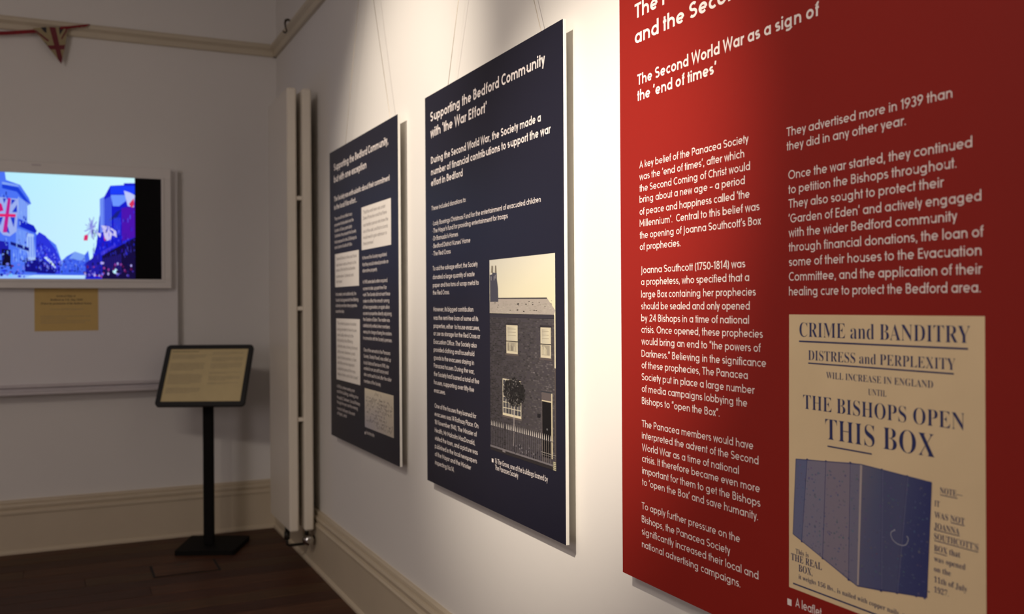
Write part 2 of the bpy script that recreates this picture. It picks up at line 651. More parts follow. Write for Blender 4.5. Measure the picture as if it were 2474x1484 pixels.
M_foam = material('white_foam_board', (0.80, 0.78, 0.72), 0.6, noise=0.02, nscale=60)
M_red = material('red_print', (0.255, 0.0125, 0.0080), 0.5, noise=0.01, nscale=3, spec=0.35)
M_navy = material('navy_print', (0.0125, 0.0125, 0.0255), 0.42, noise=0.02, nscale=3, spec=0.3)
M_letter = material('white_lettering', (0.80, 0.73, 0.70), 0.5, noise=0.01)
M_box = material('white_printed_box', (0.80, 0.75, 0.69), 0.5, noise=0.01)
M_boxink = material('grey_lettering', (0.30, 0.27, 0.26), 0.5, noise=0.02)
M_leaf = material('cream_leaflet_print', (0.72, 0.56, 0.34), 0.5, noise=0.03, nscale=12)
M_blue = material('blue_lettering', (0.022, 0.030, 0.115), 0.5, noise=0.03)
M_print = print_material('colour_print')
M_screen = print_material('lit_screen', 0.2, emit=True)
M_cable = material('fine_steel_cable', (0.42, 0.37, 0.30), 0.4, 0.8, noise=0.05)
M_brass = material('dark_brass', (0.035, 0.022, 0.012), 0.5, 0.3, noise=0.1)
M_tape = material('red_bunting_tape', (0.22, 0.004, 0.010), 0.8, noise=0.15, nscale=60, bump=0.3)
M_cloth = material('cream_bunting_cloth', (0.34, 0.275, 0.15), 0.85, noise=0.05, nscale=80, bump=0.3)

# ------------------------------------------------------------------ setting
RX, RY, RZ = 6.5, -4.6, 2.95
fl = MB().box(-0.1, RX + 0.1, RY - 0.1, 0.1, -0.12, -0.012).build('floor', M_gap, kind='structure')
pitch_b = 0.125
meshes = {}
for i in range(int(RX / pitch_b) + 1):
    x0 = i * pitch_b
    x1 = min(x0 + pitch_b - 0.003, RX)
    if x1 - x0 < 0.02:
        continue
    y = 0.0
    first = 0.7 + (i * 0.73) % 1.7
    while y > RY:
        L = first if y == 0.0 else 2.2
        L = min(L, y - RY)
        if L < 0.01:
            break
        kk = (round(x1 - x0, 3), round(L, 2), (i * 3 + int(-y * 2)) % 4)
        if kk not in meshes:
            meshes[kk] = MB().box(0, x1 - x0, -L + 0.0015, 0, -0.012, 0, 0.0012).mesh('floorboard', M_floor[kk[2]])
        o = bpy.data.objects.new('floorboard', meshes[kk])
        COL.objects.link(o)
        o.parent = fl
        o.location = (x0, y, 0)
        y -= L
MB().box(-0.15, 0, RY - 0.1, 0, 0, RZ).build('wall_far', M_wall, kind='structure')
MB().box(-0.15, RX + 0.15, 0, 0.15, 0, RZ).build('wall_right', M_wall, kind='structure')
MB().box(-0.15, RX + 0.15, RY - 0.15, RY, 0, RZ).build('wall_left', M_wall, kind='structure')
MB().box(RX, RX + 0.15, RY, 0, 0, RZ).build('wall_back', M_wall, kind='structure')
MB().box(-0.15, RX + 0.15, RY - 0.15, 0.15, RZ, RZ + 0.1).build('ceiling', M_ceil, kind='structure')

base_prof = [(0, 0), (0.036, 0), (0.036, 0.010), (0.032, 0.017), (0.027, 0.020), (0.026, 0.182), (0.030, 0.186),
             (0.031, 0.196), (0.027, 0.202), (0.019, 0.205), (0.019, 0.209), (0.024, 0.213), (0.026, 0.224),
             (0.023, 0.231), (0.014, 0.234), (0.014, 0.237), (0.017, 0.240), (0.015, 0.249), (0.010, 0.252), (0, 0.252)]
MB().sweep(base_prof, (0, RY, 0), (0, 0, 0), (1, 0, 0)).build('baseboard_far', M_cream, kind='structure')
MB().sweep(base_prof, (0, 0, 0), (RX, 0, 0), (0, -1, 0)).build('baseboard_right', M_cream, kind='structure')
MB().sweep(base_prof, (0, RY, 0), (RX, RY, 0), (0, 1, 0)).build('baseboard_left', M_cream, kind='structure')
MB().sweep(base_prof, (RX, RY, 0), (RX, 0, 0), (-1, 0, 0)).build('baseboard_back', M_cream, kind='structure')
rail_prof = [(0, 0), (0.016, 0), (0.019, 0.006), (0.019, 0.026), (0.024, 0.031), (0.034, 0.040), (0.036, 0.050),
             (0.033, 0.058), (0.026, 0.062), (0.022, 0.058), (0.012, 0.058), (0.0, 0.062)]
ZR = 2.469
MB().sweep(rail_prof, (0, RY, ZR), (0, 0, ZR), (1, 0, 0)).build('trim_1', M_rail, kind='structure')['label'] = 'cream picture rail on the far wall'
MB().sweep(rail_prof, (0, 0, ZR), (RX, 0, ZR), (0, -1, 0)).build('trim_2', M_rail, kind='structure')['label'] = 'cream picture rail on the right wall'

# ------------------------------------------------------------------ radiator
rad = thing('radiator', 'tall cream double panel radiator standing upright beside the far corner', 'radiator', (0.74, 0, 0.18))
RW = 0.212
for nm, ya, yb in (('front_panel', -0.148, -0.107), ('rear_panel', -0.083, -0.042)):
    MB().box(-RW, RW, ya, yb, 0.0, 1.925, 0.007).build(nm, M_rad, rad)
for z in (0.485, 0.968, 1.448):
    MB().box(RW - 0.035, RW - 0.010, -0.109, -0.081, z - 0.009, z + 0.009, 0.003).build('spacer', M_rad, rad)
    MB().box(-RW + 0.010, -RW + 0.035, -0.109, -0.081, z - 0.009, z + 0.009, 0.003).build('spacer', M_rad, rad)
for bx in (-0.13, 0.0):
    for z in (0.25, 1.70):
        MB().box(bx - 0.015, bx + 0.015, -0.044, -0.0005, z - 0.02, z + 0.02, 0.003).build('wall_bracket', M_rad, rad)
# valves
for sx, nm in ((1, 'valve'), (-1, 'valve')):
    x = 0.155 if sx > 0 else 0.06
    yv = -0.062 if sx > 0 else -0.128
    v = MB()
    v.tube([(x, yv, 0.001), (x, yv, -0.03)], 0.009)
    v.tube([(x, yv, -0.028), (x, yv, -0.062)], 0.013)
    if sx > 0:
        v.tube([(x, yv, -0.045), (x, -0.026, -0.045)], 0.0075)
    else:
        v.tube([(x, yv, -0.045), (x, yv, -0.085), (x - 0.004, yv + 0.012, -0.092), (x - 0.004, -0.026, -0.092)], 0.0065)
    vo = v.build('valve_body', M_pipe, rad)
    k = MB()
    if sx > 0:
        k.tube([(x, yv, -0.045), (x + 0.018, yv, -0.045), (x + 0.02, yv, -0.045), (x + 0.044, yv, -0.045), (x + 0.052, yv, -0.045)],
               [0.012, 0.012, 0.024, 0.022, 0.010], 20)
        k.build('valve_cap', M_chrome, vo)
    else:
        k.tube([(x, yv, -0.045), (x + 0.012, yv, -0.045), (x + 0.022, yv, -0.045)], [0.011, 0.011, 0.007], 14)
        k.build('valve_cap', M_pipe, vo)

# ------------------------------------------------------------------ whiteboard with pen tray
WBR, WBL, WBT, WBB = -0.505, -1.60, 1.846, 0.795
wb = thing('whiteboard', 'wide white board with a ledge along its foot, behind the television', 'whiteboard', (0, (WBR + WBL) / 2, WBB))
hw = (WBR - WBL) / 2
hh = WBT - WBB
MB().box(0.0005, 0.055, -hw, hw, 0, hh, 0.002).build('board', M_board, wb)
tr = MB()
tr.box(0.0005, 0.070, -hw - 0.01, hw + 0.01, -0.012, 0.004, 0.003)
tr.box(0.0005, 0.050, -hw - 0.01, hw + 0.01, -0.032, -0.012, 0.001)
tr.box(0.0005, 0.092, -hw - 0.01, hw + 0.01, -0.046, -0.030, 0.004)
tr.build('pen_tray', M_tray, wb)

# ------------------------------------------------------------------ television
TR_, TL_, TT, TB = -0.540, -1.508, 1.8405, 1.2505
tv = thing('television', 'white framed television showing a blue street scene with flags', 'television', (0.056, (TR_ + TL_) / 2, TB))
tw = (TR_ - TL_) / 2
th = TT - TB
sw0, sw1 = -tw + 0.046, tw - 0.0455      # screen opening
sh0, sh1 = 0.0440, 0.5360
bz = MB()
for (a0, a1, b0, b1) in ((-tw, tw, sh1, th), (-tw, tw, 0, sh0), (-tw, sw0, sh0, sh1), (sw1, tw, sh0, sh1)):
    bz.box(0.0, 0.048, a0, a1, b0, b1, 0.0015)
bz.build('bezel', M_white, tv)
lip = MB()
g = 0.014
for (a0, a1, b0, b1) in ((sw0 - g, sw1 + g, sh1, sh1 + g), (sw0 - g, sw1 + g, sh0 - g, sh0), (sw0 - g, sw0, sh0, sh1), (sw1, sw1 + g, sh0, sh1)):
    lip.box(0.047, 0.0515, a0, a1, b0, b1, 0.0015)
lip.build('bezel_lip', M_white, tv)
MB().box(0.050 - 0.004, 0.0495, -0.13, -0.09, th - 0.018, th - 0.010, 0.001).build('sensor', M_tray, tv)
MB().box(0.0005, 0.040, sw0, sw1, sh0, sh1).build('screen', M_bezel, tv)


def scr(a, b, dz=0.0):
    """a, b: fraction of screen from its right edge and from its bottom"""
    return (0.0405 + dz, a, b)


SCL = (-0.704 - (TR_ + TL_) / 2) - 0.655     # left edge of the 4:3 picture
SCR = (-0.706 - (TR_ + TL_) / 2)
sc_clip = [(SCL, sh0), (SCR, sh0), (SCR, sh1), (SCL, sh1)]
cv = Canvas(scr, sc_clip, 0.00008)
YC = (TR_ + TL_) / 2


def sp(x, y):
    """picture drawing units (0..1049 across the visible part, 0..830 down) to screen position"""
    u = (-1.285 + (x / 1049.0) * (1.285 - 0.706)) - YC
    v = sh1 - (y / 830.0) * (sh1 - sh0)
    return (u, v)


def sq(pts, c):
    cv.poly([sp(*p) for p in pts], c)


def sr(x0, x1, y0, y1, c):
    sq([(x0, y1), (x1, y1), (x1, y0), (x0, y0)], c)


cv.poly([(SCL, sh0), (SCR, sh0), (SCR, sh1), (SCL, sh1)], [lin((190, 228, 255)), lin((205, 250, 255)), lin((205, 250, 255)), lin((180, 235, 255))], raw=True)
cv.up()
# street and far row
sq([(150, 775), (660, 785), (660, 830), (-200, 830), (-200, 775)], (150, 190, 255))
sq([(300, 785), (640, 790), (640, 825), (180, 822)], (190, 225, 255))
sq([(455, 800), (470, 680), (500, 650), (560, 615), (640, 640), (670, 600), (700, 800)], (60, 95, 235))
sq([(520, 665), (565, 610), (640, 635), (645, 690)], (120, 160, 245))
# left row of buildings, near to far
cv.up()
sq([(-120, -10), (35, -10), (45, 60), (150, 95), (215, 195), (232, 240), (205, 255), (205, 400), (255, 420), (270, 480), (345, 500), (420, 560), (465, 700), (460, 800), (-120, 800)], (75, 115, 245))
sq([(15, 95), (135, 115), (225, 240), (205, 250), (125, 150), (15, 125)], (20, 60, 215))
sq([(15, 75), (130, 95), (150, 110), (15, 95)], (130, 165, 245))
sq([(265, 500), (290, 460), (340, 490), (375, 540), (420, 600), (455, 690), (450, 790), (270, 790)], (40, 50, 220))
cv.up()
for k in range(7):
    x = 135 + k * 13
    sq([(x, 190 + k * 8), (x + 5, 190 + k * 8), (x + 5, 360 + k * 6), (x, 355 + k * 6)], (170, 205, 250))
sq([(140, 365), (250, 410), (275, 455), (260, 470), (140, 420)], (10, 30, 195))
for k in range(9):
    x = 118 + k * 11
    sq([(x, 430 + k * 4), (x + 5, 430 + k * 4), (x + 5, 590 + k * 6), (x, 580 + k * 6)], (140, 180, 250))
sq([(195, 470), (250, 480), (262, 680), (205, 690)], (165, 195, 250))
for k in range(3):
    sq([(210 + k * 18, 500), (216 + k * 18, 500), (216 + k * 18, 660), (210 + k * 18, 660)], (70, 110, 235))
sq([(75, 540), (210, 585), (215, 615), (75, 565)], (10, 15, 120))
sq([(-120, 520), (60, 545), (60, 640), (-120, 640)], (25, 25, 170))
sq([(10, 600), (75, 605), (75, 730), (10, 730)], (8, 4, 40))
for k in range(6):
    x = 95 + k * 18
    sq([(x, 600), (x + 7, 603), (x + 7, 705), (x, 705)], (110, 150, 250))
for k in range(16):
    x = 275 + (k * 37) % 170; y = 560 + (k * 53) % 170
    sr(x, x + 6, y, y + 22, (random.choice(((100, 130, 250), (15, 20, 170), (150, 120, 235)))))
sq([(325, 660), (350, 655), (425, 740), (410, 745)], (210, 235, 250))
sq([(180, 670), (270, 660), (330, 690), (420, 760), (410, 790), (180, 775)], (12, 10, 130))
cv.up()
# big flag on the left
sq([(-20, 195), (140, 205), (120, 460), (70, 500), (20, 490), (-30, 430)], (155, 175, 240))
sq([(20, 205), (45, 205), (30, 245)], (20, 50, 200)); sq([(85, 210), (115, 215), (82, 255)], (20, 50, 200))
sq([(125, 250), (125, 310), (88, 310)], (20, 50, 200)); sq([(75, 350), (110, 350), (100, 430)], (20, 50, 200))
sq([(-10, 355), (20, 350), (0, 420)], (20, 50, 200)); sq([(40, 460), (55, 420), (70, 480)], (20, 50, 200))
cv.up()
sq([(58, 200), (80, 203), (48, 470), (18, 470)], (190, 30, 140))
sq([(-20, 325), (115, 325), (115, 348), (-20, 348)], (225, 30, 110))
sq([(-20, 230), (12, 250), (25, 300), (-20, 315)], (205, 20, 120))
# right-hand building
sq([(655, 800), (690, 700), (735, 560), (750, 440), (760, 330), (800, 165), (850, 70), (960, 60), (960, 45), (1060, 40), (1060, 840), (640, 840)], (18, 25, 205))
sq([(850, 72), (1060, 60), (1060, 130), (850, 140)], (25, 60, 250))
cv.up()
sq([(765, 180), (800, 160), (800, 440), (765, 460)], (110, 140, 245))
for k in range(5):
    x = 790 + k * 15
    sq([(x, 190 - k * 8), (x + 6, 186 - k * 8), (x + 6, 400), (x, 410)], (90, 120, 240))
sq([(853, 145), (980, 140), (975, 190), (920, 235), (870, 235)], (108, 150, 255))
sq([(940, 250), (1060, 220), (1060, 480), (940, 520)], (75, 15, 175))
sq([(830, 360), (900, 280), (940, 260), (900, 330)], (20, 30, 130))
for k in range(4):
    sq([(880 + k * 14, 330), (884 + k * 14, 328), (884 + k * 14, 470), (880 + k * 14, 470)], (70, 90, 240))
sq([(780, 640), (920, 560), (1060, 480), (1060, 830), (780, 830)], (16, 6, 60))
sq([(770, 610), (890, 545), (895, 560), (775, 640)], (60, 50, 210))
for k in range(9):
    x = 790 + k * 17
    sq([(x, 660 - k * 4), (x + 5, 658 - k * 4), (x + 5, 760), (x, 760)], (45, 35, 160))
sq([(650, 700), (760, 620), (780, 800), (650, 820)], (28, 25, 165))
cv.up()
# flags on the right and the lamp post with banners
sq([(775, 395), (835, 400), (895, 440), (900, 490), (860, 470), (850, 510), (810, 520)], (205, 200, 245))
sq([(840, 425), (875, 440), (870, 470)], (40, 45, 205)); sq([(790, 470), (812, 515), (800, 520)], (190, 40, 120))
sq([(960, 105), (1010, 120), (1050, 140), (1040, 240), (990, 230)], (190, 200, 250))
sq([(1000, 215), (1040, 165), (1045, 215), (1025, 245)], (215, 50, 90))
for k in range(16):
    a = k * 0.393
    cv.stroke([sp(700, 420), sp(700 + 70 * math.cos(a) * (0.5 + (k * 7 % 5) / 10), 420 + 110 * math.sin(a) * (0.5 + (k * 3 % 5) / 10))], 0.004, random.choice(((150, 165, 235), (190, 200, 245), (120, 110, 220))))
sq([(640, 480), (675, 465), (665, 520), (635, 520)], (215, 45, 110))
sq([(740, 455), (775, 460), (765, 495)], (225, 225, 250))
# windows and mouldings of the facades
for k in range(150):
    x = random.uniform(-110, 200); y = random.uniform(150, 680)
    if -30 < x < 140 and 190 < y < 505 or y < 95 + max(0, x) * 1.3:
        continue
    sr(x, x + random.uniform(3, 9), y, y + random.uniform(8, 34), random.choice(((40, 70, 225), (120, 160, 250), (20, 40, 200), (150, 185, 252), (10, 20, 150))))
for k in range(130):
    x = random.uniform(270, 450); y = random.uniform(500 + (x - 270) * 1.0, 760)
    sr(x, x + random.uniform(3, 8), y, y + random.uniform(6, 20), random.choice(((20, 25, 180), (90, 110, 245), (15, 10, 130), (130, 140, 245), (60, 60, 230))))
for k in range(150):
    x = random.uniform(700, 1045); y = random.uniform(260 + (1045 - x) * 0.5, 640)
    sr(x, x + random.uniform(2, 7), y, y + random.uniform(8, 36), random.choice(((15, 15, 150), (40, 50, 230), (10, 8, 100), (80, 80, 240), (50, 20, 170))))
for k in range(50):
    x = random.uniform(480, 640); y = random.uniform(660, 770)
    sr(x, x + random.uniform(3, 8), y, y + random.uniform(6, 16), random.choice(((30, 50, 210), (110, 140, 250), (20, 20, 150))))
# crowd
for k in range(70):
    x = random.uniform(640, 1030); y = random.uniform(700, 815)
    cv.blob(*sp(x, y), random.uniform(.003, .006), random.uniform(.004, .008),
            random.choice(((120, 110, 230), (60, 40, 160), (180, 170, 240), (90, 10, 70), (20, 15, 90), (150, 60, 150), (15, 5, 50))), 8)
for k in range(60):
    x = random.uniform(-180, 190); y = random.uniform(690, 815)
    cv.blob(*sp(x, y), random.uniform(.003, .008), random.uniform(.003, .007),
            random.choice(((50, 60, 220), (20, 20, 150), (110, 120, 235), (90, 20, 110), (10, 5, 60), (20, 40, 230))), 8)
for k in range(50):
    x = random.uniform(200, 650); y = random.uniform(680, 775)
    cv.blob(*sp(x, y), random.uniform(.002, .005), random.uniform(.003, .007),
            random.choice(((40, 50, 210), (15, 15, 140), (100, 120, 240), (10, 5, 70))), 8)
cv.blob(*sp(885, 765), .011, .012, (190, 240, 255), 12)
cv.blob(*sp(70, 800), .010, .009, (120, 200, 255), 12)
cv.mb.build('screen_picture', M_screen, tv)

# ------------------------------------------------------------------ yellow paper label under the television
lab = thing('paper_label', 'yellow typed paper notice taped to the white board below the television', 'notice', (0.0555, -1.0095, 1.0475))
MB().box(0.0, 0.0006, -0.138, 0.138, 0, 0.203).build('sheet', M_yellow, lab)


def lab_at(u, v, d=0.0):
    return (0.0009 + d, u, v)


text_mesh([(-0.046, 0.162, 0.085, 'Archival Film of'), (-0.070, 0.1445, 0.140, 'Bedford on V.E. Day 1945'),
           (-0.112, 0.127, 0.222, '(Taken by permission of the Bedford Society'), ], lab_at, M_ink, 'heading_text', lab, 0.0088, 0.012, serif)
text_mesh([(-0.070, 0.101, 0.142, 'No sound - silent film footage shown')], lab_at, M_grey_ink, 'caption_text', lab, 0.0062, 12)
text_mesh([(-0.112, 0.068, 0.216, 'By kind permission of the film archive, shown here with their consent'),
           (-0.112, 0.058, 0.108, 'for the exhibition only. Not for copying'),
           (-0.112, 0.047, 0.216, 'The film was made in the town on the day and shows the High Street'),
           (-0.112, 0.037, 0.190, 'with the crowds and the flags hung out to mark the end of war')], lab_at, M_grey_ink, 'body_text', lab, 0.0052, 12)

# ------------------------------------------------------------------ information stand
st = thing('information_stand', 'black floor stand holding a tilted buff text panel in a black frame', 'sign stand', (0.33, -0.40, 0))
A = [(0.070, -0.166), (0.182, 0.088), (-0.085, 0.206), (-0.215, -0.055)]


def chamfer(pts, c):
    out = []
    for i, p in enumerate(pts):
        a = Vector(pts[i - 1]); b = Vector(p); d = Vector(pts[(i + 1) % len(pts)])
        out.append(tuple(b + (a - b).normalized() * c)); out.append(tuple(b + (d - b).normalized() * c))
    return out


MB().prism(chamfer(A, 0.008), 0.0, 0.022).build('base_plate', M_black, st)
ps, ns = math.radians(24.5), math.radians(33.3)
pl = MB().box(-0.016, 0.016, -0.023, 0.023, 0.022, 0.80, 0.004)
po = pl.build('pole', M_black, st)
po.rotation_euler = (0, 0, -ps)
hd = bpy.data.objects.new('sign_head', None)
# panel orientation: local X to the right, Y up the panel, Z out of its face
r_ = Vector((math.sin(ps), math.cos(ps), 0)); n0 = Vector((math.cos(ps), -math.sin(ps), 0))
u_ = Vector((0, 0, 1)) * math.cos(ns) - n0 * math.sin(ns)
n_ = r_.cross(u_)
sm = Matrix((r_, u_, n_)).transposed().to_4x4()
sm.translation = Vector((0.36 - 0.33, -0.417 + 0.40, 0.8346))
bpy.data.objects.remove(hd)


def rounded(w, h, r, n=6):
    pts = []
    for cx, cy, a0 in ((w / 2 - r, h / 2 - r, 0), (-w / 2 + r, h / 2 - r, 90), (-w / 2 + r, -h / 2 + r, 180), (w / 2 - r, -h / 2 + r, 270)):
        for k in range(n + 1):
            a = math.radians(a0 + 90 * k / n)
            pts.append((cx + r * math.cos(a), cy + r * math.sin(a)))
    return pts


fr = MB()
outer = rounded(0.418, 0.332, 0.020)
inner = rounded(0.372, 0.286, 0.003)
n = len(outer)
for z, pts in ((-0.012, outer), (0.001, outer), (0.003, [(x * 0.985, y * 0.985) for x, y in outer]), (0.003, inner), (-0.002, inner)):
    fr.v += [(x, y, z) for x, y in pts]
for L in range(4):
    for k in range(n):
        fr.f.append([L * n + k, L * n + (k + 1) % n, (L + 1) * n + (k + 1) % n, (L + 1) * n + k]); fr.c.append(None); fr.s.append(False)
fr.f.append(list(range(n))[::-1]); fr.c.append(None); fr.s.append(False)
fr.fix = True
fo = fr.build('panel_frame', M_bframe, st); fo.matrix_local = sm
MB().box(-0.186, 0.186, -0.143, 0.143, -0.0095, -0.0010).build('text_panel', M_buff, fo)
MB().box(-0.03, 0.03, -0.05, 0.05, -0.030, -0.012, 0.004).build('mounting_bracket', M_black, fo)
WORDS = ('the film shows the town on the day that peace came and the people who lined the street to see the flags '
         'hung out from every window while the bands played and the crowds sang until the evening when the lights '
         'were lit again for the first time since the war began and the bells of the church were rung for all to hear ').split()


def filler(k, nchar):
    s = ''
    i = (k * 7) % len(WORDS)
    while len(s) < nchar:
        s += WORDS[i % len(WORDS)] + ' '; i += 1
    return s.strip()


L1, L2 = [], []
k = 0
for (n_l, top) in ((4, 0.108), (7, 0.063), (9, 0.001), (5, -0.072)):
    for i in range(n_l):
        w = 0.160 if i < n_l - 1 else 0.115
        L1.append((-0.172, top - i * 0.0061, w - 0.006 * ((k * 5) % 4) / 3, filler(k, int(w * 330)))); k += 1
for (n_l, top) in ((3, 0.122), (4, 0.093), (5, 0.060), (2, 0.012), (4, -0.010), (2, -0.044)):
    for i in range(n_l):
        w = 0.150 if i < n_l - 1 else 0.085
        L2.append((0.018, top - i * 0.0061, w - 0.006 * ((k * 5) % 4) / 3, filler(k, int(w * 330)))); k += 1


def sig(u, v, d=0.0):
    return (u, v, -0.0006 + d)


text_mesh([(-0.176, 0.127, 0.125, 'Bedford on the Day of Victory')], sig, M_ink, 'heading_text', fo, 0.0062, 20)
text_mesh(L1, sig, M_grey_ink, 'left_column_text', fo, 0.0040, 13)
text_mesh(L2, sig, M_grey_ink, 'right_column_text', fo, 0.0040, 13)

# ------------------------------------------------------------------ floor hatch
fh = thing('floor_hatch', 'small rectangular wooden floor hatch in front of the black stand', 'floor hatch', (0.645, -0.545, 0))
MB().box(-0.088, 0.088, -0.130, 0.130, 0.0004, 0.005, 0.002).build('lid', M_floor[1], fh)
rm = MB()
for q in ((-0.098, 0.098, -0.140, -0.130), (-0.098, 0.098, 0.130, 0.140), (-0.098, -0.088, -0.130, 0.130), (0.088, 0.098, -0.130, 0.130)):
    rm.box(*q, 0.0004, 0.0030, 0.0005)
rm.build('rim', M_gap, fh)
MB().box(-0.064, -0.054, -0.035, 0.02, 0.005, 0.0062, 0.0004).build('recessed_catch', M_pipe, fh)

# ------------------------------------------------------------------ bunting
bu = thing('bunting', 'string of union flag bunting on red tape hung from the far picture rail', 'bunting', (0.045, -0.907, 2.524))


def bun(y):
    s = (-0.907 - y) / 1.393
    return 2.524 - 0.107 * 4 * s * (1 - s)


tp = MB()
ys = [-0.907 - 1.393 * i / 48 for i in range(49)]
ribbon = []
for i, y in enumerate(ys):
    hgt = 0.0085 if i > 5 else 0.003 + 0.0011 * i
    off = 0.002 * math.sin(i * 0.9)
    ribbon.append((y + 0.907, bun(y) - 2.524, hgt, off))
for (a, b) in zip(ribbon[:-1], ribbon[1:]):
    for d0, sgn in ((0.0, 1), (0.0022, -1)):
        q = [(a[3] + d0, a[0], a[1] - a[2]), (b[3] + d0, b[0], b[1] - b[2]), (b[3] + d0, b[0], b[1] + b[2]), (a[3] + d0, a[0], a[1] + a[2])]
        tp.poly(q[::sgn])
    tp.poly([(a[3], a[0], a[1] + a[2]), (b[3], b[0], b[1] + b[2]), (b[3] + .0022, b[0], b[1] + b[2]), (a[3] + .0022, a[0], a[1] + a[2])])
    tp.poly([(a[3], a[0], a[1] - a[2]), (a[3] + .0022, a[0], a[1] - a[2]), (b[3] + .0022, b[0], b[1] - b[2]), (b[3], b[0], b[1] - b[2])])
tp.tube([(0.0, 0.002, 0.0), (-0.012, 0.006, 0.004)], 0.003, 8)
tp.build('tape', M_tape, bu)
tail = MB()
for i in range(6):
    y0, y1 = -0.02 * i - 0.002, -0.02 * (i + 1) - 0.002
    tail.poly([(0.004, y0, -0.002 - 0.012 * i / 3), (0.004, y1, -0.002 - 0.012 * (i + 1) / 3), (0.005, y1, -0.012 - 0.014 * (i + 1) / 3), (0.005, y0, -0.008 - 0.014 * i / 3)])
    tail.poly([(0.0065, y0, -0.002 - 0.012 * i / 3), (0.0065, y0, -0.008 - 0.014 * i / 3), (0.0065, y1, -0.012 - 0.014 * (i + 1) / 3), (0.0065, y1, -0.002 - 0.012 * (i + 1) / 3)])
tail.build('tape_end', M_tape, bu)
# pennant: drawing units taken along its top edge (0..1) and down (0..1)
P_L, P_R, P_T = (-1.146 + 0.907, 2.462 - 2.524), (-0.996 + 0.907, 2.497 - 2.524), (-1.030 + 0.907, 2.318 - 2.524)


def pen(x, y, d=0.0):
    """x 180..1290, y 290..1310 in the drawing"""
    yy = -1.1480 + (x - 180) / (1290 - 180) * 0.156 + 0.907
    zz = (2.500 - (y - 190) / (1310 - 190) * 0.182) - 2.524
    xx = 0.004 + 0.006 * math.sin((x - 180) / 1110 * 5.0) * (y - 190) / 1120
    return (xx + d, yy, zz)


tri = [(190, 320), (1080, 1310), (1100, 1290), (1185, 700), (1300, 190), (700, 240)]
tri_cc = [(x, -y) for x, y in tri]
cl = Canvas(lambda a, b, d=0.0: pen(a, -b, d), tri_cc, 0.0004)
for (cname) in ('front',):
    N = 10
    for i in range(N):
        for j in range(N):
            x0, x1 = 180 + 1110 * i / N, 180 + 1110 * (i + 1) / N
            y0, y1 = 180 + 1140 * j / N, 180 + 1140 * (j + 1) / N
            cl.poly([(x0, -y0), (x0, -y1), (x1, -y1), (x1, -y0)], (150, 136, 104))
cloth = cl.mb.build('pennant', M_cloth, bu)
sol = cloth.modifiers.new('thickness', 'SOLIDIFY'); sol.thickness = 0.001; sol.offset = -1
pat = Canvas(lambda a, b, d=0.0: pen(a, -b, d + 0.0006), tri_cc, 0.0004)


def pq(pts, c):
    # split along x so that the print follows the fold of the cloth
    for i in range(14):
        x0, x1 = 180 + 80 * i, 180 + 80 * (i + 1)
        strip = [(x0, -1400), (x1, -1400), (x1, -100), (x0, -100)]
        q = [(a, -b) for a, b in pts]
        ar = sum(q[k - 1][0] * q[k][1] - q[k][0] * q[k - 1][1] for k in range(len(q)))
        if ar < 0:
            q = q[::-1]
        q = clip(q, strip)
        if len(q) >= 3:
            pat.poly(q, c)


NV, RD = (22, 16, 30), (104, 14, 30)
pq([(400, 250), (600, 250), (610, 430), (540, 400)], NV)
pq([(985, 200), (1180, 180), (1010, 440)], NV)
pq([(500, 680), (640, 750), (560, 760)], NV)
pat.up()
pq([(230, 370), (300, 385), (690, 640), (650, 680), (330, 460)], RD)
pq([(1230, 210), (1300, 200), (1080, 570), (1050, 540)], RD)
pq([(690, 230), (880, 230), (1140, 1330), (1000, 1330)], RD)
pq([(600, 795), (1200, 715), (1200, 845), (600, 910)], RD)
pat.mb.build('pennant_print', M_print, cloth)

# ------------------------------------------------------------------ display boards
BW, BH, BT, GAP = 0.876, 1.152, 0.008, 0.036
BX = {'P1': 3.478, 'P2': 2.369, 'P3': 1.235}
BNAME = {'P1': ('red exhibition board with a cream leaflet print, nearest the camera', M_red),
         'P2': ('navy exhibition board with a house photograph, in the middle of the row', M_navy),
         'P3': ('navy exhibition board with white text boxes, furthest along the row beside the radiator', M_navy)}
boards = {}


def make_place(off=0.0):
    return lambda u, v, d=0.0: (u, -GAP - 0.0006 - off - d, v)


for key in ('P1', 'P2', 'P3'):
    t = thing('display_board', BNAME[key][0], 'display board', (BX[key], 0, 0.631), 0, 'exhibition boards hung in a row on the right wall')
    boards[key] = t
    BW = 0.8745 if key == 'P1' else 0.876
    MB().box(0, BW, -GAP, -GAP + BT, 0, BH, 0.0004).build('foam_core', M_foam, t)
    MB().box(0.0003, BW - 0.0003, -GAP - 0.0004, -GAP - 0.0001, 0.0003, BH - 0.0003).build('printed_face', BNAME[key][1], t)
    hook = {'P1': (0.44, 1.845), 'P2': (0.467, 1.845), 'P3': (0.528, 1.845)}[key]
    a_, b_ = {'P1': (0.17, 0.75), 'P2': (0.166, 0.755), 'P3': (0.208, 0.771)}[key]
    for s in (a_, b_):
        MB().tube([(s, -GAP + BT + 0.001, BH - 0.02), (s, -GAP + BT + 0.001, BH + 0.002), (hook[0] + (0.004 if s > 0.4 else -0.004), -0.040, hook[1])], 0.0008, 6).build('hanging_cable', M_cable, t)
        MB().box(s - 0.012, s + 0.012, -GAP + BT + 0.0002, -GAP + BT + 0.004, BH - 0.05, BH - 0.015, 0.001).build('cable_fixing', M_pipe, t)
    for s in (0.12, BW - 0.12):
        MB().box(s - 0.02, s + 0.02, -GAP + BT, -0.0008, 0.06, 0.10, 0.002).build('spacer_pad', M_foam, t)


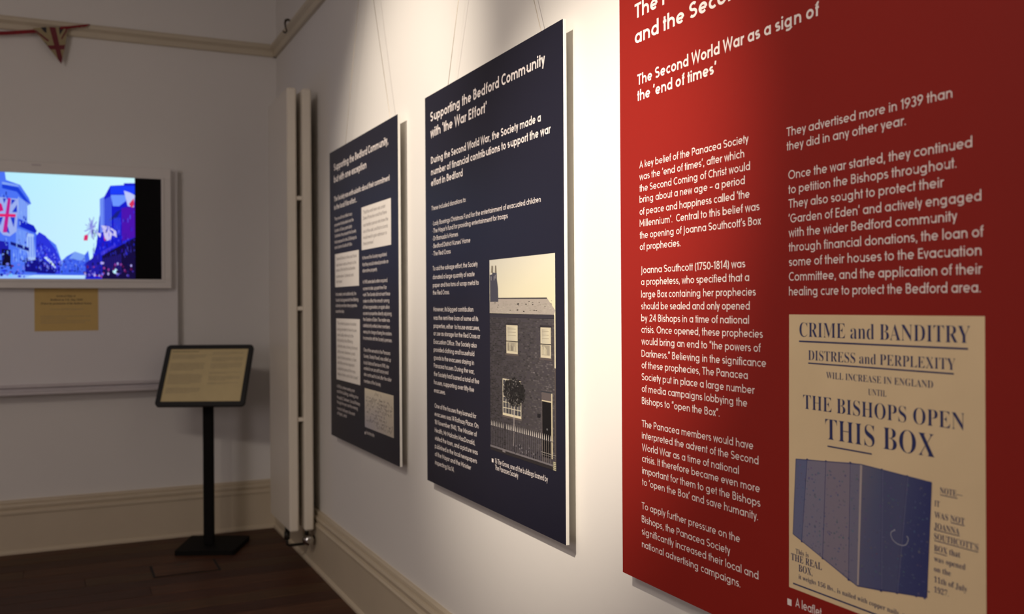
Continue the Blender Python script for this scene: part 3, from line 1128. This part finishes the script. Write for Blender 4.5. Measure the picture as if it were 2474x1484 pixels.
HOOK = [(0, b * 0.7 - 0.004, 0.018 + c * 0.62) for b, c in ((0.033, 0.075), (0.014, 0.083), (-0.002, 0.076), (-0.008, 0.055), (-0.004, 0.02),
                                                           (0.004, -0.005), (-0.006, -0.022), (-0.018, -0.018), (-0.020, -0.006))]
HOOK_R = [0.004, 0.0065, 0.0065, 0.005, 0.004, 0.004, 0.004, 0.004, 0.003]
t = thing('picture_hook', 'small dark empty picture hook on the rail near the corner', 'picture hook', (0.47, -0.042, ZR))
MB().tube(HOOK, HOOK_R, 8).build('hook_strip', M_brass, t)
for key in ('P1', 'P2', 'P3'):
    hx = {'P1': 0.44, 'P2': 0.467, 'P3': 0.528}[key]
    MB().tube([(hx + a, b - 0.042, c + ZR - 0.631) for a, b, c in HOOK], HOOK_R, 8).build('rail_hook', M_brass, boards[key])
BOLD, BODY = 17.5, 12.5
BLOCKS = [
    ('P1','title',0.0554,0.0280,1,[
        (1.0715,None,'The Panacea Society'),
        (1.0235,None,'and the Second World War'),
    ]),
    ('P1','sub',0.0632,0.0205,1,[
        (0.9434,0.4824,'The Second World War as a sign of'),
        (0.9132,0.2425,'the ‘end of times’'),
    ]),
    ('P1','col1a',0.0687,0.0133,0,[
        (0.7847,0.3185,'A key belief of the Panacea Society'),
        (0.7622,0.3076,'was the ‘end of times’, after which'),
        (0.7401,0.3218,'the Second Coming of Christ would'),
        (0.7191,0.3086,'bring about a new age – a period'),
        (0.6961,0.3202,'of peace and happiness called ‘the'),
        (0.6738,0.3441,'Millennium’.  Central to this belief was'),
        (0.6511,0.3473,'the opening of Joanna Southcott’s Box'),
        (0.6293,0.1316,'of prophecies.'),
    ]),
    ('P1','col1b',0.0724,0.0133,0,[
        (0.5851,0.3051,'Joanna Southcott (1750-1814) was'),
        (0.5628,0.3144,'a prophetess, who specified that a'),
        (0.5393,0.3303,'large Box containing her prophecies'),
        (0.5170,0.3154,'should be sealed and only opened'),
        (0.4943,0.3134,'by 24 Bishops in a time of national'),
        (0.4727,0.3465,'crisis. Once opened, these prophecies'),
        (0.4503,0.3412,'would bring an end to “the powers of'),
        (0.4272,0.3537,'Darkness.” Believing in the significance'),
        (0.4054,0.3095,'of these prophecies, The Panacea'),
        (0.3830,0.3262,'Society put in place a large number'),
        (0.3607,0.3078,'of media campaigns lobbying the'),
        (0.3377,0.2362,'Bishops to “open the Box”.'),
    ]),
    ('P1','col1c',0.0718,0.0133,0,[
        (0.2941,0.3226,'The Panacea members would have'),
        (0.2721,0.3351,'interpreted the advent of the Second'),
        (0.2493,0.2865,'World War as a time of national'),
        (0.2281,0.3378,'crisis. It therefore became even more'),
        (0.2056,0.3390,'important for them to get the Bishops'),
        (0.1836,0.3331,'to ‘open the Box’ and save humanity.'),
    ]),
    ('P1','col1d',0.0697,0.0133,0,[
        (0.1381,0.2904,'To apply further pressure on the'),
        (0.1129,0.2653,'Bishops, the Panacea Society'),
        (0.0898,0.3355,'significantly increased their local and'),
        (0.0653,0.2906,'national advertising campaigns.'),
    ]),
    ('P1','col2a',0.4756,0.0133,0,[
        (0.7792,0.2970,'They advertised more in 1939 than'),
        (0.7578,0.2254,'they did in any other year.'),
    ]),
    ('P1','col2b',0.4790,0.0133,0,[
        (0.7139,0.3217,'Once the war started, they continued'),
        (0.6921,0.2991,'to petition the Bishops throughout.'),
        (0.6705,0.2807,'They also sought to protect their'),
        (0.6481,0.3339,'‘Garden of Eden’ and actively engaged'),
        (0.6268,0.2999,'with the wider Bedford community'),
        (0.6049,0.3367,'through financial donations, the loan of'),
        (0.5829,0.3337,'some of their houses to the Evacuation'),
        (0.5606,0.3346,'Committee, and the application of their'),
        (0.5385,0.3323,'healing cure to protect the Bedford area.'),
    ]),
    ('P2','title',0.0466,0.0280,1,[
        (1.0722,0.7436,'Supporting the Bedford Community'),
        (1.0250,0.4157,'with ‘the War Effort’'),
    ]),
    ('P2','sub',0.0500,0.0205,1,[
        (0.9469,0.7174,'During the Second World War, the Society made a'),
        (0.9124,0.7658,'number of financial contributions to support the war'),
        (0.8801,0.2454,'effort in Bedford'),
    ]),
    ('P2','a',0.0508,0.0133,0,[
        (0.8080,0.2674,'These included donations to:'),
    ]),
    ('P2','bul',0.0568,0.0133,0,[
        (0.7628,0.7077,'• Lady Bowrings Christmas Fund for the entertainment of evacuated children'),
        (0.7408,0.5286,'• The Mayor’s fund for providing entertainment for troops'),
        (0.7184,0.2028,'• Dr Barnado’s Homes'),
        (0.6960,0.2900,'• Bedford District Nurses’ Home'),
        (0.6736,0.1463,'• The Red Cross'),
    ]),
    ('P2','b',0.0588,0.0133,0,[
        (0.6298,0.3367,'To aid the salvage effort, the Society'),
        (0.6042,0.3156,'donated a large quantity of waste'),
        (0.5805,0.3432,'paper and two tons of scrap metal to'),
        (0.5584,0.1334,'the Red Cross.'),
    ]),
    ('P2','c',0.0627,0.0133,0,[
        (0.5095,0.3020,'However, its biggest contribution'),
        (0.4845,0.3344,'was the rent-free loan of some of its'),
        (0.4606,0.3443,'properties, either  to house evacuees,'),
        (0.4385,0.3466,'or use as storage for the Red Cross or'),
        (0.4139,0.3229,'Evacuation Office. The Society also'),
        (0.3905,0.3060,'provided clothing and household'),
        (0.3669,0.3035,'goods to the evacuees staying in'),
        (0.3433,0.3049,'Panacea houses. During the war,'),
        (0.3188,0.3386,'the Society had loaned a total of five'),
        (0.2944,0.3027,'houses, supporting over fifty-five'),
        (0.2703,0.0918,'evacuees.'),
    ]),
    ('P2','d',0.0672,0.0133,0,[
        (0.2251,0.3126,'One of the houses they loaned for'),
        (0.2009,0.3268,'evacuees was 14 Rothsay Place. On'),
        (0.1772,0.3155,'18 November 1940, The Minister of'),
        (0.1531,0.3022,'Health, Mr Malcolm MacDonald,'),
        (0.1297,0.3209,'visited the town, and a picture was'),
        (0.1060,0.3153,'published in the local newspapers'),
        (0.0825,0.2741,'of the Mayor and the Minister'),
        (0.0579,0.1518,'inspecting No.14.'),
    ]),
    ('P2','img',0.4998,0.0133,0,[
        (0.1244,0.2912,'16 The Grove, one of the buildings loaned by'),
        (0.1081,0.1361,'The Panacea Society'),
    ]),
    ('P3','title',0.0684,0.0280,1,[
        (1.0708,0.7061,'Supporting the Bedford Community,'),
        (1.0224,0.4518,'but with one exception'),
    ]),
    ('P3','sub',0.0694,0.0205,1,[
        (0.9466,0.7183,'The Society was enthusiastic about their commitment'),
        (0.9132,0.3248,'to the local War effort...'),
    ]),
    ('P3','a',0.0719,0.0133,0,[
        (0.8702,0.2555,'They would not affect any'),
        (0.8459,0.2771,'properties that backed onto the'),
        (0.8230,0.2551,'Garden of Eden, particularly'),
        (0.8016,0.3101,'Castleside, the property the Society'),
        (0.7777,0.3165,'had prepared for the 24 Bishops to'),
        (0.7561,0.2561,'open Joanna Southcott’s Box.'),
    ]),
    ('P3','b1',0.0914,0.0133,0,[
        (0.7091,0.2987,'“Several times in the past there'),
        (0.6847,0.2918,'have been various threats to the'),
        (0.6638,0.2773,'peace of the Bedford authorities'),
        (0.6388,0.2526,'commandeer Castleside and'),
        (0.6179,0.0986,'‘the Haven’.'),
    ]),
    ('P3','b2',0.4759,0.0133,0,[
        (0.8601,0.2647,'“That the work here was under'),
        (0.8385,0.2791,'Divine Protection and that there'),
        (0.8138,0.2944,'was hardly a person who knew the'),
        (0.7910,0.2902,'rest of the said, and that no bomb'),
        (0.7686,0.2788,'would need to gain admission to'),
        (0.7467,0.1304,'these premises”.'),
    ]),
    ('P3','e',0.4628,0.0133,0,[
        (0.6956,0.2878,'In the end the Society negotiated'),
        (0.6710,0.3047,'that they would instead provide an'),
        (0.6487,0.1794,'alternative property.'),
    ]),
    ('P3','f',0.4675,0.0133,0,[
        (0.6074,0.2872,'In 1940 extended orders required'),
        (0.5837,0.2813,'women to take up part-time War'),
        (0.5614,0.3170,'work. The Society did not want these'),
        (0.5386,0.3082,'orders to affect the smooth running'),
        (0.5166,0.3109,'of their organisation, or again allow'),
        (0.4940,0.3320,'access to properties directly adjoining'),
        (0.4719,0.3122,'the Garden of Eden. The matter was'),
        (0.4497,0.3122,'satisfactorily settled when members'),
        (0.4271,0.3317,'were put in charge of being fire wardens'),
        (0.4045,0.3345,'in connection with the Society’s premises.'),
    ]),
    ('P3','g',0.4715,0.0133,0,[
        (0.3611,0.3091,'One of the servants to the Panacea'),
        (0.3388,0.3174,'Society, Gladys Powell, was called up'),
        (0.3150,0.2958,'to do National Service in 1943, she'),
        (0.2945,0.2874,'worked in an aircraft factory and'),
        (0.2723,0.3226,'also continued to look after the older'),
        (0.2481,0.2052,'members of the Society.'),
    ]),
    ('P3','h',0.0821,0.0133,0,[
        (0.5676,0.2963,'Fortunately, and additionally, the'),
        (0.5445,0.3242,'Society had agreed with the Billeting'),
        (0.5227,0.3063,'Authority over their other properties'),
        (0.4999,0.1257,'saved the day.'),
    ]),
    ('P3','b3',0.1037,0.0133,0,[
        (0.4523,0.2741,'“The evident purpose of aviation'),
        (0.4291,0.2776,'being persistent in these houses'),
        (0.4067,0.2350,'eventually referred to the'),
        (0.3852,0.2260,'tribunal by the Billeting'),
        (0.3626,0.2877,'Authority, was so being informed'),
        (0.3401,0.2542,'of the event, wherever so and'),
        (0.3177,0.2719,'upon to these premises, a claim'),
        (0.2967,0.2434,'which they now to be appealed'),
        (0.2731,0.2576,'outside the peace of the many'),
        (0.2516,0.2941,'religious here, and to the Society”'),
    ]),
    ('P3','i',0.0935,0.0133,0,[
        (0.2009,0.2556,'In 1941 the canteen meeting room'),
        (0.1807,0.2997,'and the building, working as a'),
        (0.1571,0.3256,'Hospital, Canteen, Social Rotary'),
        (0.1378,0.2957,'through the year, and the evening'),
        (0.1130,0.2566,'in and a half years, the event'),
        (0.0937,0.1397,'of April, and'),
    ]),
    ('P3','img',0.4941,0.0133,0,[
        (0.0627,0.1027,'Handwritten letter'),
    ]),
]

pl0 = make_place(0.0)
BOXED = {('P3', 'b1'), ('P3', 'b2'), ('P3', 'b3')}
for key, blk, u0, cap, bold, lines in BLOCKS:
    t = boards[key]
    nm = {'title': 'heading_text', 'sub': 'subheading_text', 'img': 'caption_text', 'bul': 'list_text'}.get(blk, 'paragraph_text')
    if (key, blk) in BOXED:
        r = {'b1': (0.0765, 0.4165, 0.602, 0.7345), 'b2': (0.4545, 0.800, 0.7305, 0.8865), 'b3': (0.088, 0.424, 0.234, 0.4775)}[blk]
        q = MB().poly([pl0(r[0], r[2]), pl0(r[1], r[2]), pl0(r[1], r[3]), pl0(r[0], r[3])]).build('quotation_box', M_box, t)
        text_mesh([(u0, v, w, s) for v, w, s in lines], make_place(0.0003), M_boxink, 'quotation_text', q, cap, 11)
        continue
    text_mesh([(u0, v, w, s) for v, w, s in lines], pl0, M_letter, nm, t, cap, BOLD if bold else BODY)

# ---- leaflet on the red board
t = boards['P1']
lf = MB().poly([pl0(0.4755, 0.097), pl0(0.8170, 0.097), pl0(0.8170, 0.5100), pl0(0.4790, 0.5100)]).build('leaflet_print', M_leaf, t)
pl1 = make_place(0.0004)
TH = -0.012
for (u, v, w, s, cap) in ((0.5015, 0.4770, 0.2955, 'CRIME and BANDITRY', 0.0224), (0.5196, 0.4432, 0.2560, 'DISTRESS and PERPLEXITY', 0.0152),
                          (0.5560, 0.4185, 0.1860, 'WILL INCREASE IN ENGLAND', 0.0100), (0.6347, 0.4012, 0.0320, 'UNTIL', 0.0090),
                          (0.5085, 0.3704, 0.2800, 'THE BISHOPS OPEN', 0.0222), (0.5535, 0.3310, 0.1910, 'THIS BOX', 0.0312)):
    text_mesh([(u, v, w, s)], pl1, M_blue, 'leaflet_heading', lf, cap, TH, serif)
for (u, v, w, s, cap) in ((0.7516, 0.2875, 0.0334, 'NOTE\u2014', 0.0082), (0.7432, 0.2700, 0.0080, 'IT', 0.0078), (0.7431, 0.2555, 0.0444, 'WAS NOT', 0.0082),
                          (0.7425, 0.2415, 0.0377, 'JOANNA', 0.0082), (0.7424, 0.2282, 0.0640, 'SOUTHCOTT\u2019S', 0.0082), (0.7423, 0.2135, 0.0387, 'BOX that', 0.0080),
                          (0.7422, 0.2004, 0.0461, 'was opened', 0.0074), (0.7421, 0.1875, 0.0249, 'on the', 0.0074), (0.7421, 0.1740, 0.0484, '11th of July', 0.0076),
                          (0.7420, 0.1612, 0.0217, '1927.', 0.0076), (0.4906, 0.1515, 0.0275, 'This is', 0.0076), (0.4807, 0.1396, 0.0645, 'THE REAL', 0.0108),
                          (0.4968, 0.1263, 0.0290, 'BOX,', 0.0108), (0.4967, 0.1150, 0.2099, 'it weighs 156 lbs., is nailed with copper nails, and', 0.0070)):
    text_mesh([(u, v, w, s)], pl1, M_blue, 'leaflet_text', lf, cap, -0.006, serif)
for (u0, u1, v, h) in ((0.5004, 0.7937, 0.4702, 0.0022), (0.5195, 0.7731, 0.4386, 0.0019), (0.5577, 0.6407, 0.3213, 0.0020), (0.7521, 0.7775, 0.2857, 0.0009),
                       (0.7677, 0.7876, 0.2541, 0.0009), (0.7426, 0.7801, 0.2400, 0.0009), (0.7426, 0.8064, 0.2264, 0.0009), (0.7425, 0.7615, 0.2113, 0.0009), (0.4846, 0.8030, 0.1050, 0.0021)):
    MB().poly([pl1(u0, v - h / 2), pl1(u1, v - h / 2), pl1(u1, v + h / 2), pl1(u0, v + h / 2)]).build('underline', M_blue, lf)
bc_ = Canvas(make_place(0.0004), [(0.47, 0.1), (0.82, 0.1), (0.82, 0.51), (0.47, 0.51)])
c_l, c_l2, c_m, c_d, c_e = (106, 110, 140), (126, 122, 142), (116, 118, 158), (66, 74, 128), (170, 160, 160)
bc_.poly([(0.4853, 0.1796), (0.5041, 0.1722), (0.5166, 0.2963), (0.4926, 0.2935)], [lin(c_l)] * 2 + [lin((100, 106, 142))] * 2, raw=True)
bc_.poly([(0.5041, 0.1722), (0.547, 0.157), (0.5547, 0.2993), (0.5166, 0.2963)], c_l2)
bc_.poly([(0.547, 0.157), (0.597, 0.1390), (0.6017, 0.304), (0.5547, 0.2993)], (130, 122, 138))
bc_.poly([(0.597, 0.1390), (0.6143, 0.1345), (0.6219, 0.3046), (0.6017, 0.304)], (116, 114, 136))
bc_.poly([(0.6143, 0.1345), (0.6554, 0.1393), (0.6584, 0.3031), (0.6219, 0.3046)], [lin((90, 92, 124)), lin((80, 84, 122)), lin((84, 90, 122)), lin((104, 102, 122))], raw=True)
bc_.poly([(0.6554, 0.1393), (0.6825, 0.1437), (0.7007, 0.301), (0.6584, 0.3031)], (78, 82, 118))
bc_.poly([(0.6825, 0.1437), (0.7307, 0.1509), (0.7392, 0.2991), (0.7007, 0.301)], [lin((64, 70, 114)), lin((52, 58, 108)), lin((52, 58, 108)), lin((70, 76, 116))], raw=True)
bc_.up()
# worn mottling of the printed halftone
for i in range(420):
    fx = random.random(); fy = random.random()
    u = 0.494 + 0.24 * fx
    lo = 0.178 - 0.043 * min(1, fx / 0.5) if fx < 0.5 else 0.136 + 0.014 * (fx - 0.5) / 0.5
    v = lo + (0.290 - lo) * fy
    d = fx > 0.52
    bc_.blob(u, v, random.uniform(.0006, .0022), random.uniform(.0004, .0018), (90 - 12 * d + random.randint(-8, 22), 96 - 10 * d + random.randint(-8, 18), 128 - 8 * d + random.randint(-10, 14)), 6)
bc_.up()
bc_.poly([(0.6128, 0.1365), (0.6160, 0.1365), (0.6237, 0.3035), (0.6198, 0.3040)], (172, 160, 158))
for (a, b) in (((0.5166, 0.2963), (0.5041, 0.1722)), ((0.5547, 0.2993), (0.547, 0.157)), ((0.6017, 0.304), (0.597, 0.139)), ((0.6584, 0.3031), (0.6554, 0.1393)), ((0.7007, 0.301), (0.6825, 0.1437))):
    bc_.stroke([a, b], 0.0010, (64, 66, 108))
    for k in range(60):
        f = (k + 0.5) / 60
        bc_.blob(a[0] + (b[0] - a[0]) * f + 0.0012, a[1] + (b[1] - a[1]) * f, 0.0006, 0.0006, (148, 146, 170), 6)
    bc_.blob(a[0], a[1], 0.0022, 0.0012, (50, 54, 98), 8)
    bc_.blob(b[0], b[1], 0.0022, 0.0012, (50, 54, 98), 8)
bc_.up()
out_ = [(0.4926, 0.2935), (0.6215, 0.3045), (0.7392, 0.2991), (0.7307, 0.1509), (0.6132, 0.1348), (0.4853, 0.1796), (0.4926, 0.2935)]
bc_.stroke(out_, 0.0010, (52, 58, 110))
bc_.stroke([(0.6794, 0.2262), (0.6735, 0.2225), (0.6729, 0.2185), (0.6756, 0.2132), (0.6800, 0.2105), (0.6838, 0.2092), (0.6885, 0.2086), (0.6929, 0.2087), (0.6975, 0.2105), (0.7001, 0.2136), (0.7019, 0.2180), (0.7016, 0.2210), (0.6990, 0.2225)], 0.0011, (158, 160, 172))
bc_.blob(0.6794, 0.2262, 0.0012, 0.0014, (150, 152, 168))
bc_.mb.build('box_picture', M_print, lf)
text_mesh([(0.4892, 0.0712, 0.0545, 'A leaflet')], pl0, M_letter, 'caption_text', t, 0.0130, BODY)
MB().poly([pl0(0.4715, 0.0692), pl0(0.4807, 0.0692), pl0(0.4807, 0.0788), pl0(0.4715, 0.0788)]).build('caption_marker', M_letter, t)

# ---- house photograph on the middle board
t = boards['P2']
MB().poly([pl0(0.4795, 0.1248), pl0(0.4905, 0.1248), pl0(0.4905, 0.1342), pl0(0.4795, 0.1342)]).build('caption_marker', M_letter, t)
hp = Canvas(pl0, [(0.4728, 0.1560), (0.8330, 0.1560), (0.8330, 0.6422), (0.4728, 0.6422)])
hp.poly([(0.4728, 0.5), (0.8330, 0.5), (0.8330, 0.6422), (0.4728, 0.6422)], [lin((214, 208, 178)), lin((218, 212, 176)), lin((214, 210, 190)), lin((196, 194, 182))], raw=True)
hp.rect(0.4728, 0.8275, 0.156, 0.503, (66, 62, 67))
hp.rect(0.8275, 0.8330, 0.385, 0.503, (216, 208, 178))
hp.rect(0.8275, 0.8330, 0.156, 0.385, (80, 72, 70))
hp.up()
hp.poly([(0.4734, 0.507), (0.8263, 0.5043), (0.8330, 0.5140), (0.7927, 0.5426), (0.5263, 0.5431), (0.4734, 0.536)], (162, 154, 146))
row = 0
v = 0.160
while v < 0.492:
    u = 0.4728 - (row % 2) * 0.005
    while u < 0.8275:
        w = 0.0105
        lit = 0.75 + 0.5 * min(1, max(0, (u - 0.50) / 0.33)) * (1 if v < 0.42 else 0.75)
        g_ = random.gauss(66, 9) * lit
        g_ = max(30, min(150, g_))
        if random.random() < 0.72:
            hp.rect(max(u, 0.4728), min(u + w - 0.0012, 0.8275), v, v + 0.0034, (g_, g_ * 0.95, g_ * 0.97))
        u += w
    v += 0.0046; row += 1
for i in range(260):
    u = random.uniform(0.476, 0.82); v = random.uniform(0.508, 0.536)
    g_ = random.randint(148, 172)
    hp.blob(u, v, random.uniform(.002, .008), random.uniform(.0008, .002), (g_, g_ * .96, g_ * .90), 6)
hp.up()
hp.poly([(0.4754, 0.5350), (0.4749, 0.6046), (0.4887, 0.6052), (0.4912, 0.6101), (0.5177, 0.6082), (0.5185, 0.5924), (0.5257, 0.5686), (0.5263, 0.5350)], (66, 66, 78))
hp.poly([(0.4814, 0.6094), (0.4851, 0.6273), (0.4929, 0.6274), (0.4926, 0.6091)], (128, 120, 104))
hp.poly([(0.4926, 0.6091), (0.4935, 0.6260), (0.4955, 0.6260), (0.4950, 0.6091)], (60, 56, 58))
hp.poly([(0.5058, 0.6096), (0.5075, 0.6274), (0.5156, 0.6265), (0.5177, 0.6082)], (118, 110, 98))
hp.poly([(0.5263, 0.545), (0.7927, 0.5434), (0.7927, 0.5402), (0.5263, 0.5421)], (62, 58, 62))
hp.poly([(0.4728, 0.5064), (0.8265, 0.5043), (0.8263, 0.4949), (0.4728, 0.4964)], (38, 36, 44))
hp.up()
for i in range(3):
    hp.rect(0.4735, 0.8255, 0.4975 + i * 0.0024, 0.4981 + i * 0.0024, (78, 74, 84))
for (a, b, c) in ((0.482, 0.596, 0), (0.500, 0.596, 0), (0.507, 0.600, 0)):
    hp.rect(a, a + 0.003, b - 0.006, b + 0.004, (150, 146, 150))
# upper windows
for (u0, u1, v0, v1, bar) in ((0.5735, 0.6382, 0.4078, 0.4775, 0.4378), (0.7597, 0.8112, 0.4058, 0.4752, 0.4370)):
    hp.rect(u0 - 0.003, u1 + 0.003, v1 - 0.001, v1 + 0.0050, (46, 42, 46))
    hp.rect(u0 - 0.006, u1 + 0.004, v0 - 0.0050, v0 + 0.0005, (86, 78, 76))
    hp.rect(u0, u1, v0, v1, (196, 188, 164))
hp.up()
for (u0, u1, v0, v1, bar) in ((0.5735, 0.6382, 0.4078, 0.4775, 0.4378), (0.7597, 0.8112, 0.4058, 0.4752, 0.4370)):
    hp.poly([(u0 + .006, bar + .002), (u1 - .006, bar + .002), (u1 - .006, v1 - .004), (u0 + .006, v1 - .004)], [lin((178, 174, 158)), lin((196, 190, 168)), lin((204, 198, 172)), lin((160, 154, 140))], raw=True)
    hp.poly([(u0 + .006, v0 + .006), (u1 - .006, v0 + .006), (u1 - .006, bar - .002), (u0 + .006, bar - .002)], (150, 144, 128))
    for k in range(9):
        a = u0 + 0.008 + (u1 - u0 - 0.018) * k / 8
        hp.rect(a, a + 0.0022, v0 + 0.007, v0 + 0.007 + random.uniform(.010, .020), random.choice(((196, 188, 160), (86, 80, 72), (210, 204, 180))))
hp.up()
for (u0, u1, v0, v1, bar) in ((0.5735, 0.6382, 0.4078, 0.4775, 0.4378), (0.7597, 0.8112, 0.4058, 0.4752, 0.4370)):
    hp.rect(u0, u1, bar - 0.0011, bar + 0.0011, (44, 40, 40))
    for k in range(3):
        hp.rect(u0 + .008, u1 - .010, v1 - 0.010 - 0.008 * k, v1 - 0.0085 - 0.008 * k, (160, 152, 134))
# lower window
hp.rect(0.5460, 0.6580, 0.2485, 0.2530, (96, 88, 86))
hp.rect(0.5495, 0.6562, 0.2530, 0.3440, (202, 194, 172))
hp.up()
for k in range(6):
    a = 0.5530 + k * 0.0170
    for j in range(6):
        b = 0.2590 + j * 0.0140
        hp.rect(a, a + 0.0145, b, b + 0.0122, (66, 66, 72) if (k + j) % 3 else (92, 90, 92))
hp.rect(0.5495, 0.6562, 0.2530, 0.2575, (206, 196, 168))
# door
hp.rect(0.7607, 0.8160, 0.3268, 0.3296, (52, 54, 60))
hp.rect(0.7640, 0.8172, 0.1950, 0.3268, (92, 84, 84))
hp.rect(0.8110, 0.8172, 0.1800, 0.3268, (196, 186, 158))
hp.rect(0.7645, 0.8110, 0.3060, 0.3090, (196, 186, 158))
hp.up()
hp.rect(0.7665, 0.8108, 0.180, 0.3062, (14, 12, 15))
hp.blob(0.7905, 0.2440, 0.0040, 0.0026, (96, 96, 96))
hp.rect(0.7416, 0.7575, 0.2665, 0.2755, (28, 26, 30))
# trunk, tree
hp.up()
hp.stroke([(0.6155, 0.2788), (0.6150, 0.23), (0.6115, 0.1827)], 0.0034, (168, 160, 158))
hp.poly([(0.6155 + 0.056 * math.cos(a * .3142) * random.uniform(.9, 1.08), 0.3150 + 0.033 * math.sin(a * .3142) * random.uniform(.9, 1.08)) for a in range(20)], (26, 24, 26))
hp.up()
for i in range(520):
    a = random.uniform(0, 6.283); r = math.sqrt(random.random())
    cu, cv_ = 0.6155 + 0.062 * r * math.cos(a), 0.3150 + 0.036 * r * math.sin(a)
    g_ = random.choice((20, 26, 30, 36, 48, 70, 110))
    if cu > 0.64:
        g_ = min(g_, 40)
    th_ = random.uniform(0, 3.14)
    L = random.uniform(.0030, .0062)
    hp.poly([(cu - L * math.cos(th_), cv_ - L * .8 * math.sin(th_)), (cu + .0016 * math.sin(th_), cv_ - .0016 * math.cos(th_)), (cu + L * math.cos(th_), cv_ + L * .8 * math.sin(th_)), (cu - .0016 * math.sin(th_), cv_ + .0016 * math.cos(th_))], (g_, g_ * .97, g_ * .96))
# yard behind the railings, kerb, pavement
hp.poly([(0.4728, 0.1565), (0.8330, 0.1560), (0.8330, 0.1660), (0.4728, 0.1720)], (42, 38, 40))
hp.poly([(0.4728, 0.1640), (0.8180, 0.1640), (0.8180, 0.1680), (0.4728, 0.1690)], (112, 108, 112))
for i in range(60):
    hp.blob(random.uniform(.60, .76), random.uniform(.168, .190), .0030, .0022, random.choice(((30, 28, 34), (60, 56, 66), (120, 116, 120), (44, 42, 50))), 7)
hp.up()
for k in range(33):
    u = 0.4800 + k * 0.01025
    v1 = 0.2235
    if k == 8:
        continue
    hp.rect(u - 0.0009, u + 0.0009, 0.168, v1, (96, 92, 100) if u < 0.76 else (128, 120, 116))
    hp.poly([(u - 0.0022, v1 - 0.004), (u + 0.0022, v1 - 0.004), (u + 0.0014, v1 + 0.004), (u, v1 + 0.0100), (u - 0.0014, v1 + 0.004)], (190, 184, 178))
hp.rect(0.4735, 0.8180, 0.2180, 0.2195, (70, 66, 72))
hp.rect(0.5470, 0.5640, 0.1600, 0.1670, (120, 114, 116))
hp.rect(0.7600, 0.8330, 0.1890, 0.1902, (150, 146, 140)); hp.rect(0.7600, 0.8330, 0.1840, 0.1850, (110, 106, 106))
hp.rect(0.8192, 0.8330, 0.1560, 0.1752, (196, 190, 160))
hp.up()
for k in range(3):
    hp.rect(0.8205 + k * .0045, 0.8215 + k * .0045, 0.1560, 0.1752, (60, 56, 52))
for k in range(4):
    hp.rect(0.8192, 0.8330, 0.1590 + k * .0042, 0.1600 + k * .0042, (80, 76, 68))
hp.mb.build('house_photograph', M_print, t)

# ---- handwritten letter on the far board
t = boards['P3']
MB().poly([pl0(0.4778, 0.0600), pl0(0.4885, 0.0600), pl0(0.4885, 0.0694), pl0(0.4778, 0.0694)]).build('caption_marker', M_letter, t)
hl = Canvas(pl0, [(0.4805, 0.0868), (0.8150, 0.0868), (0.8150, 0.2282), (0.4805, 0.2282)])
hl.poly([(0.4805, 0.0868), (0.8150, 0.0868), (0.8150, 0.2282), (0.4805, 0.2282)], [lin((168, 164, 172)), lin((196, 186, 170)), lin((204, 192, 170)), lin((212, 202, 180))], raw=True)
hl.up()
hl_ink = (62, 56, 58)


def scribble(u, v, length, h):
    pts = []
    x = u
    while x < u + length:
        if random.random() < 0.14:
            if len(pts) > 2:
                hl.stroke(pts, 0.0016, hl_ink)
            pts = []
            x += 0.006
            continue
        pts.append((x, v + random.choice((0, 0, h * 0.5, h * 0.6, h, -h * 0.4)) + random.uniform(-.0006, .0006)))
        x += random.uniform(.0024, .0042)
    if len(pts) > 2:
        hl.stroke(pts, 0.0016, hl_ink)


scribble(0.601, 0.2130, 0.10, 0.009)
for i, (u0, ln) in enumerate(((0.50, 0.285), (0.495, 0.31), (0.492, 0.31), (0.495, 0.30), (0.50, 0.22), (0.495, 0.27), (0.500, 0.31), (0.62, 0.18))):
    scribble(u0, 0.1950 - i * 0.0135, ln, 0.0085)
hl.mb.build('letter_print', M_print, t)
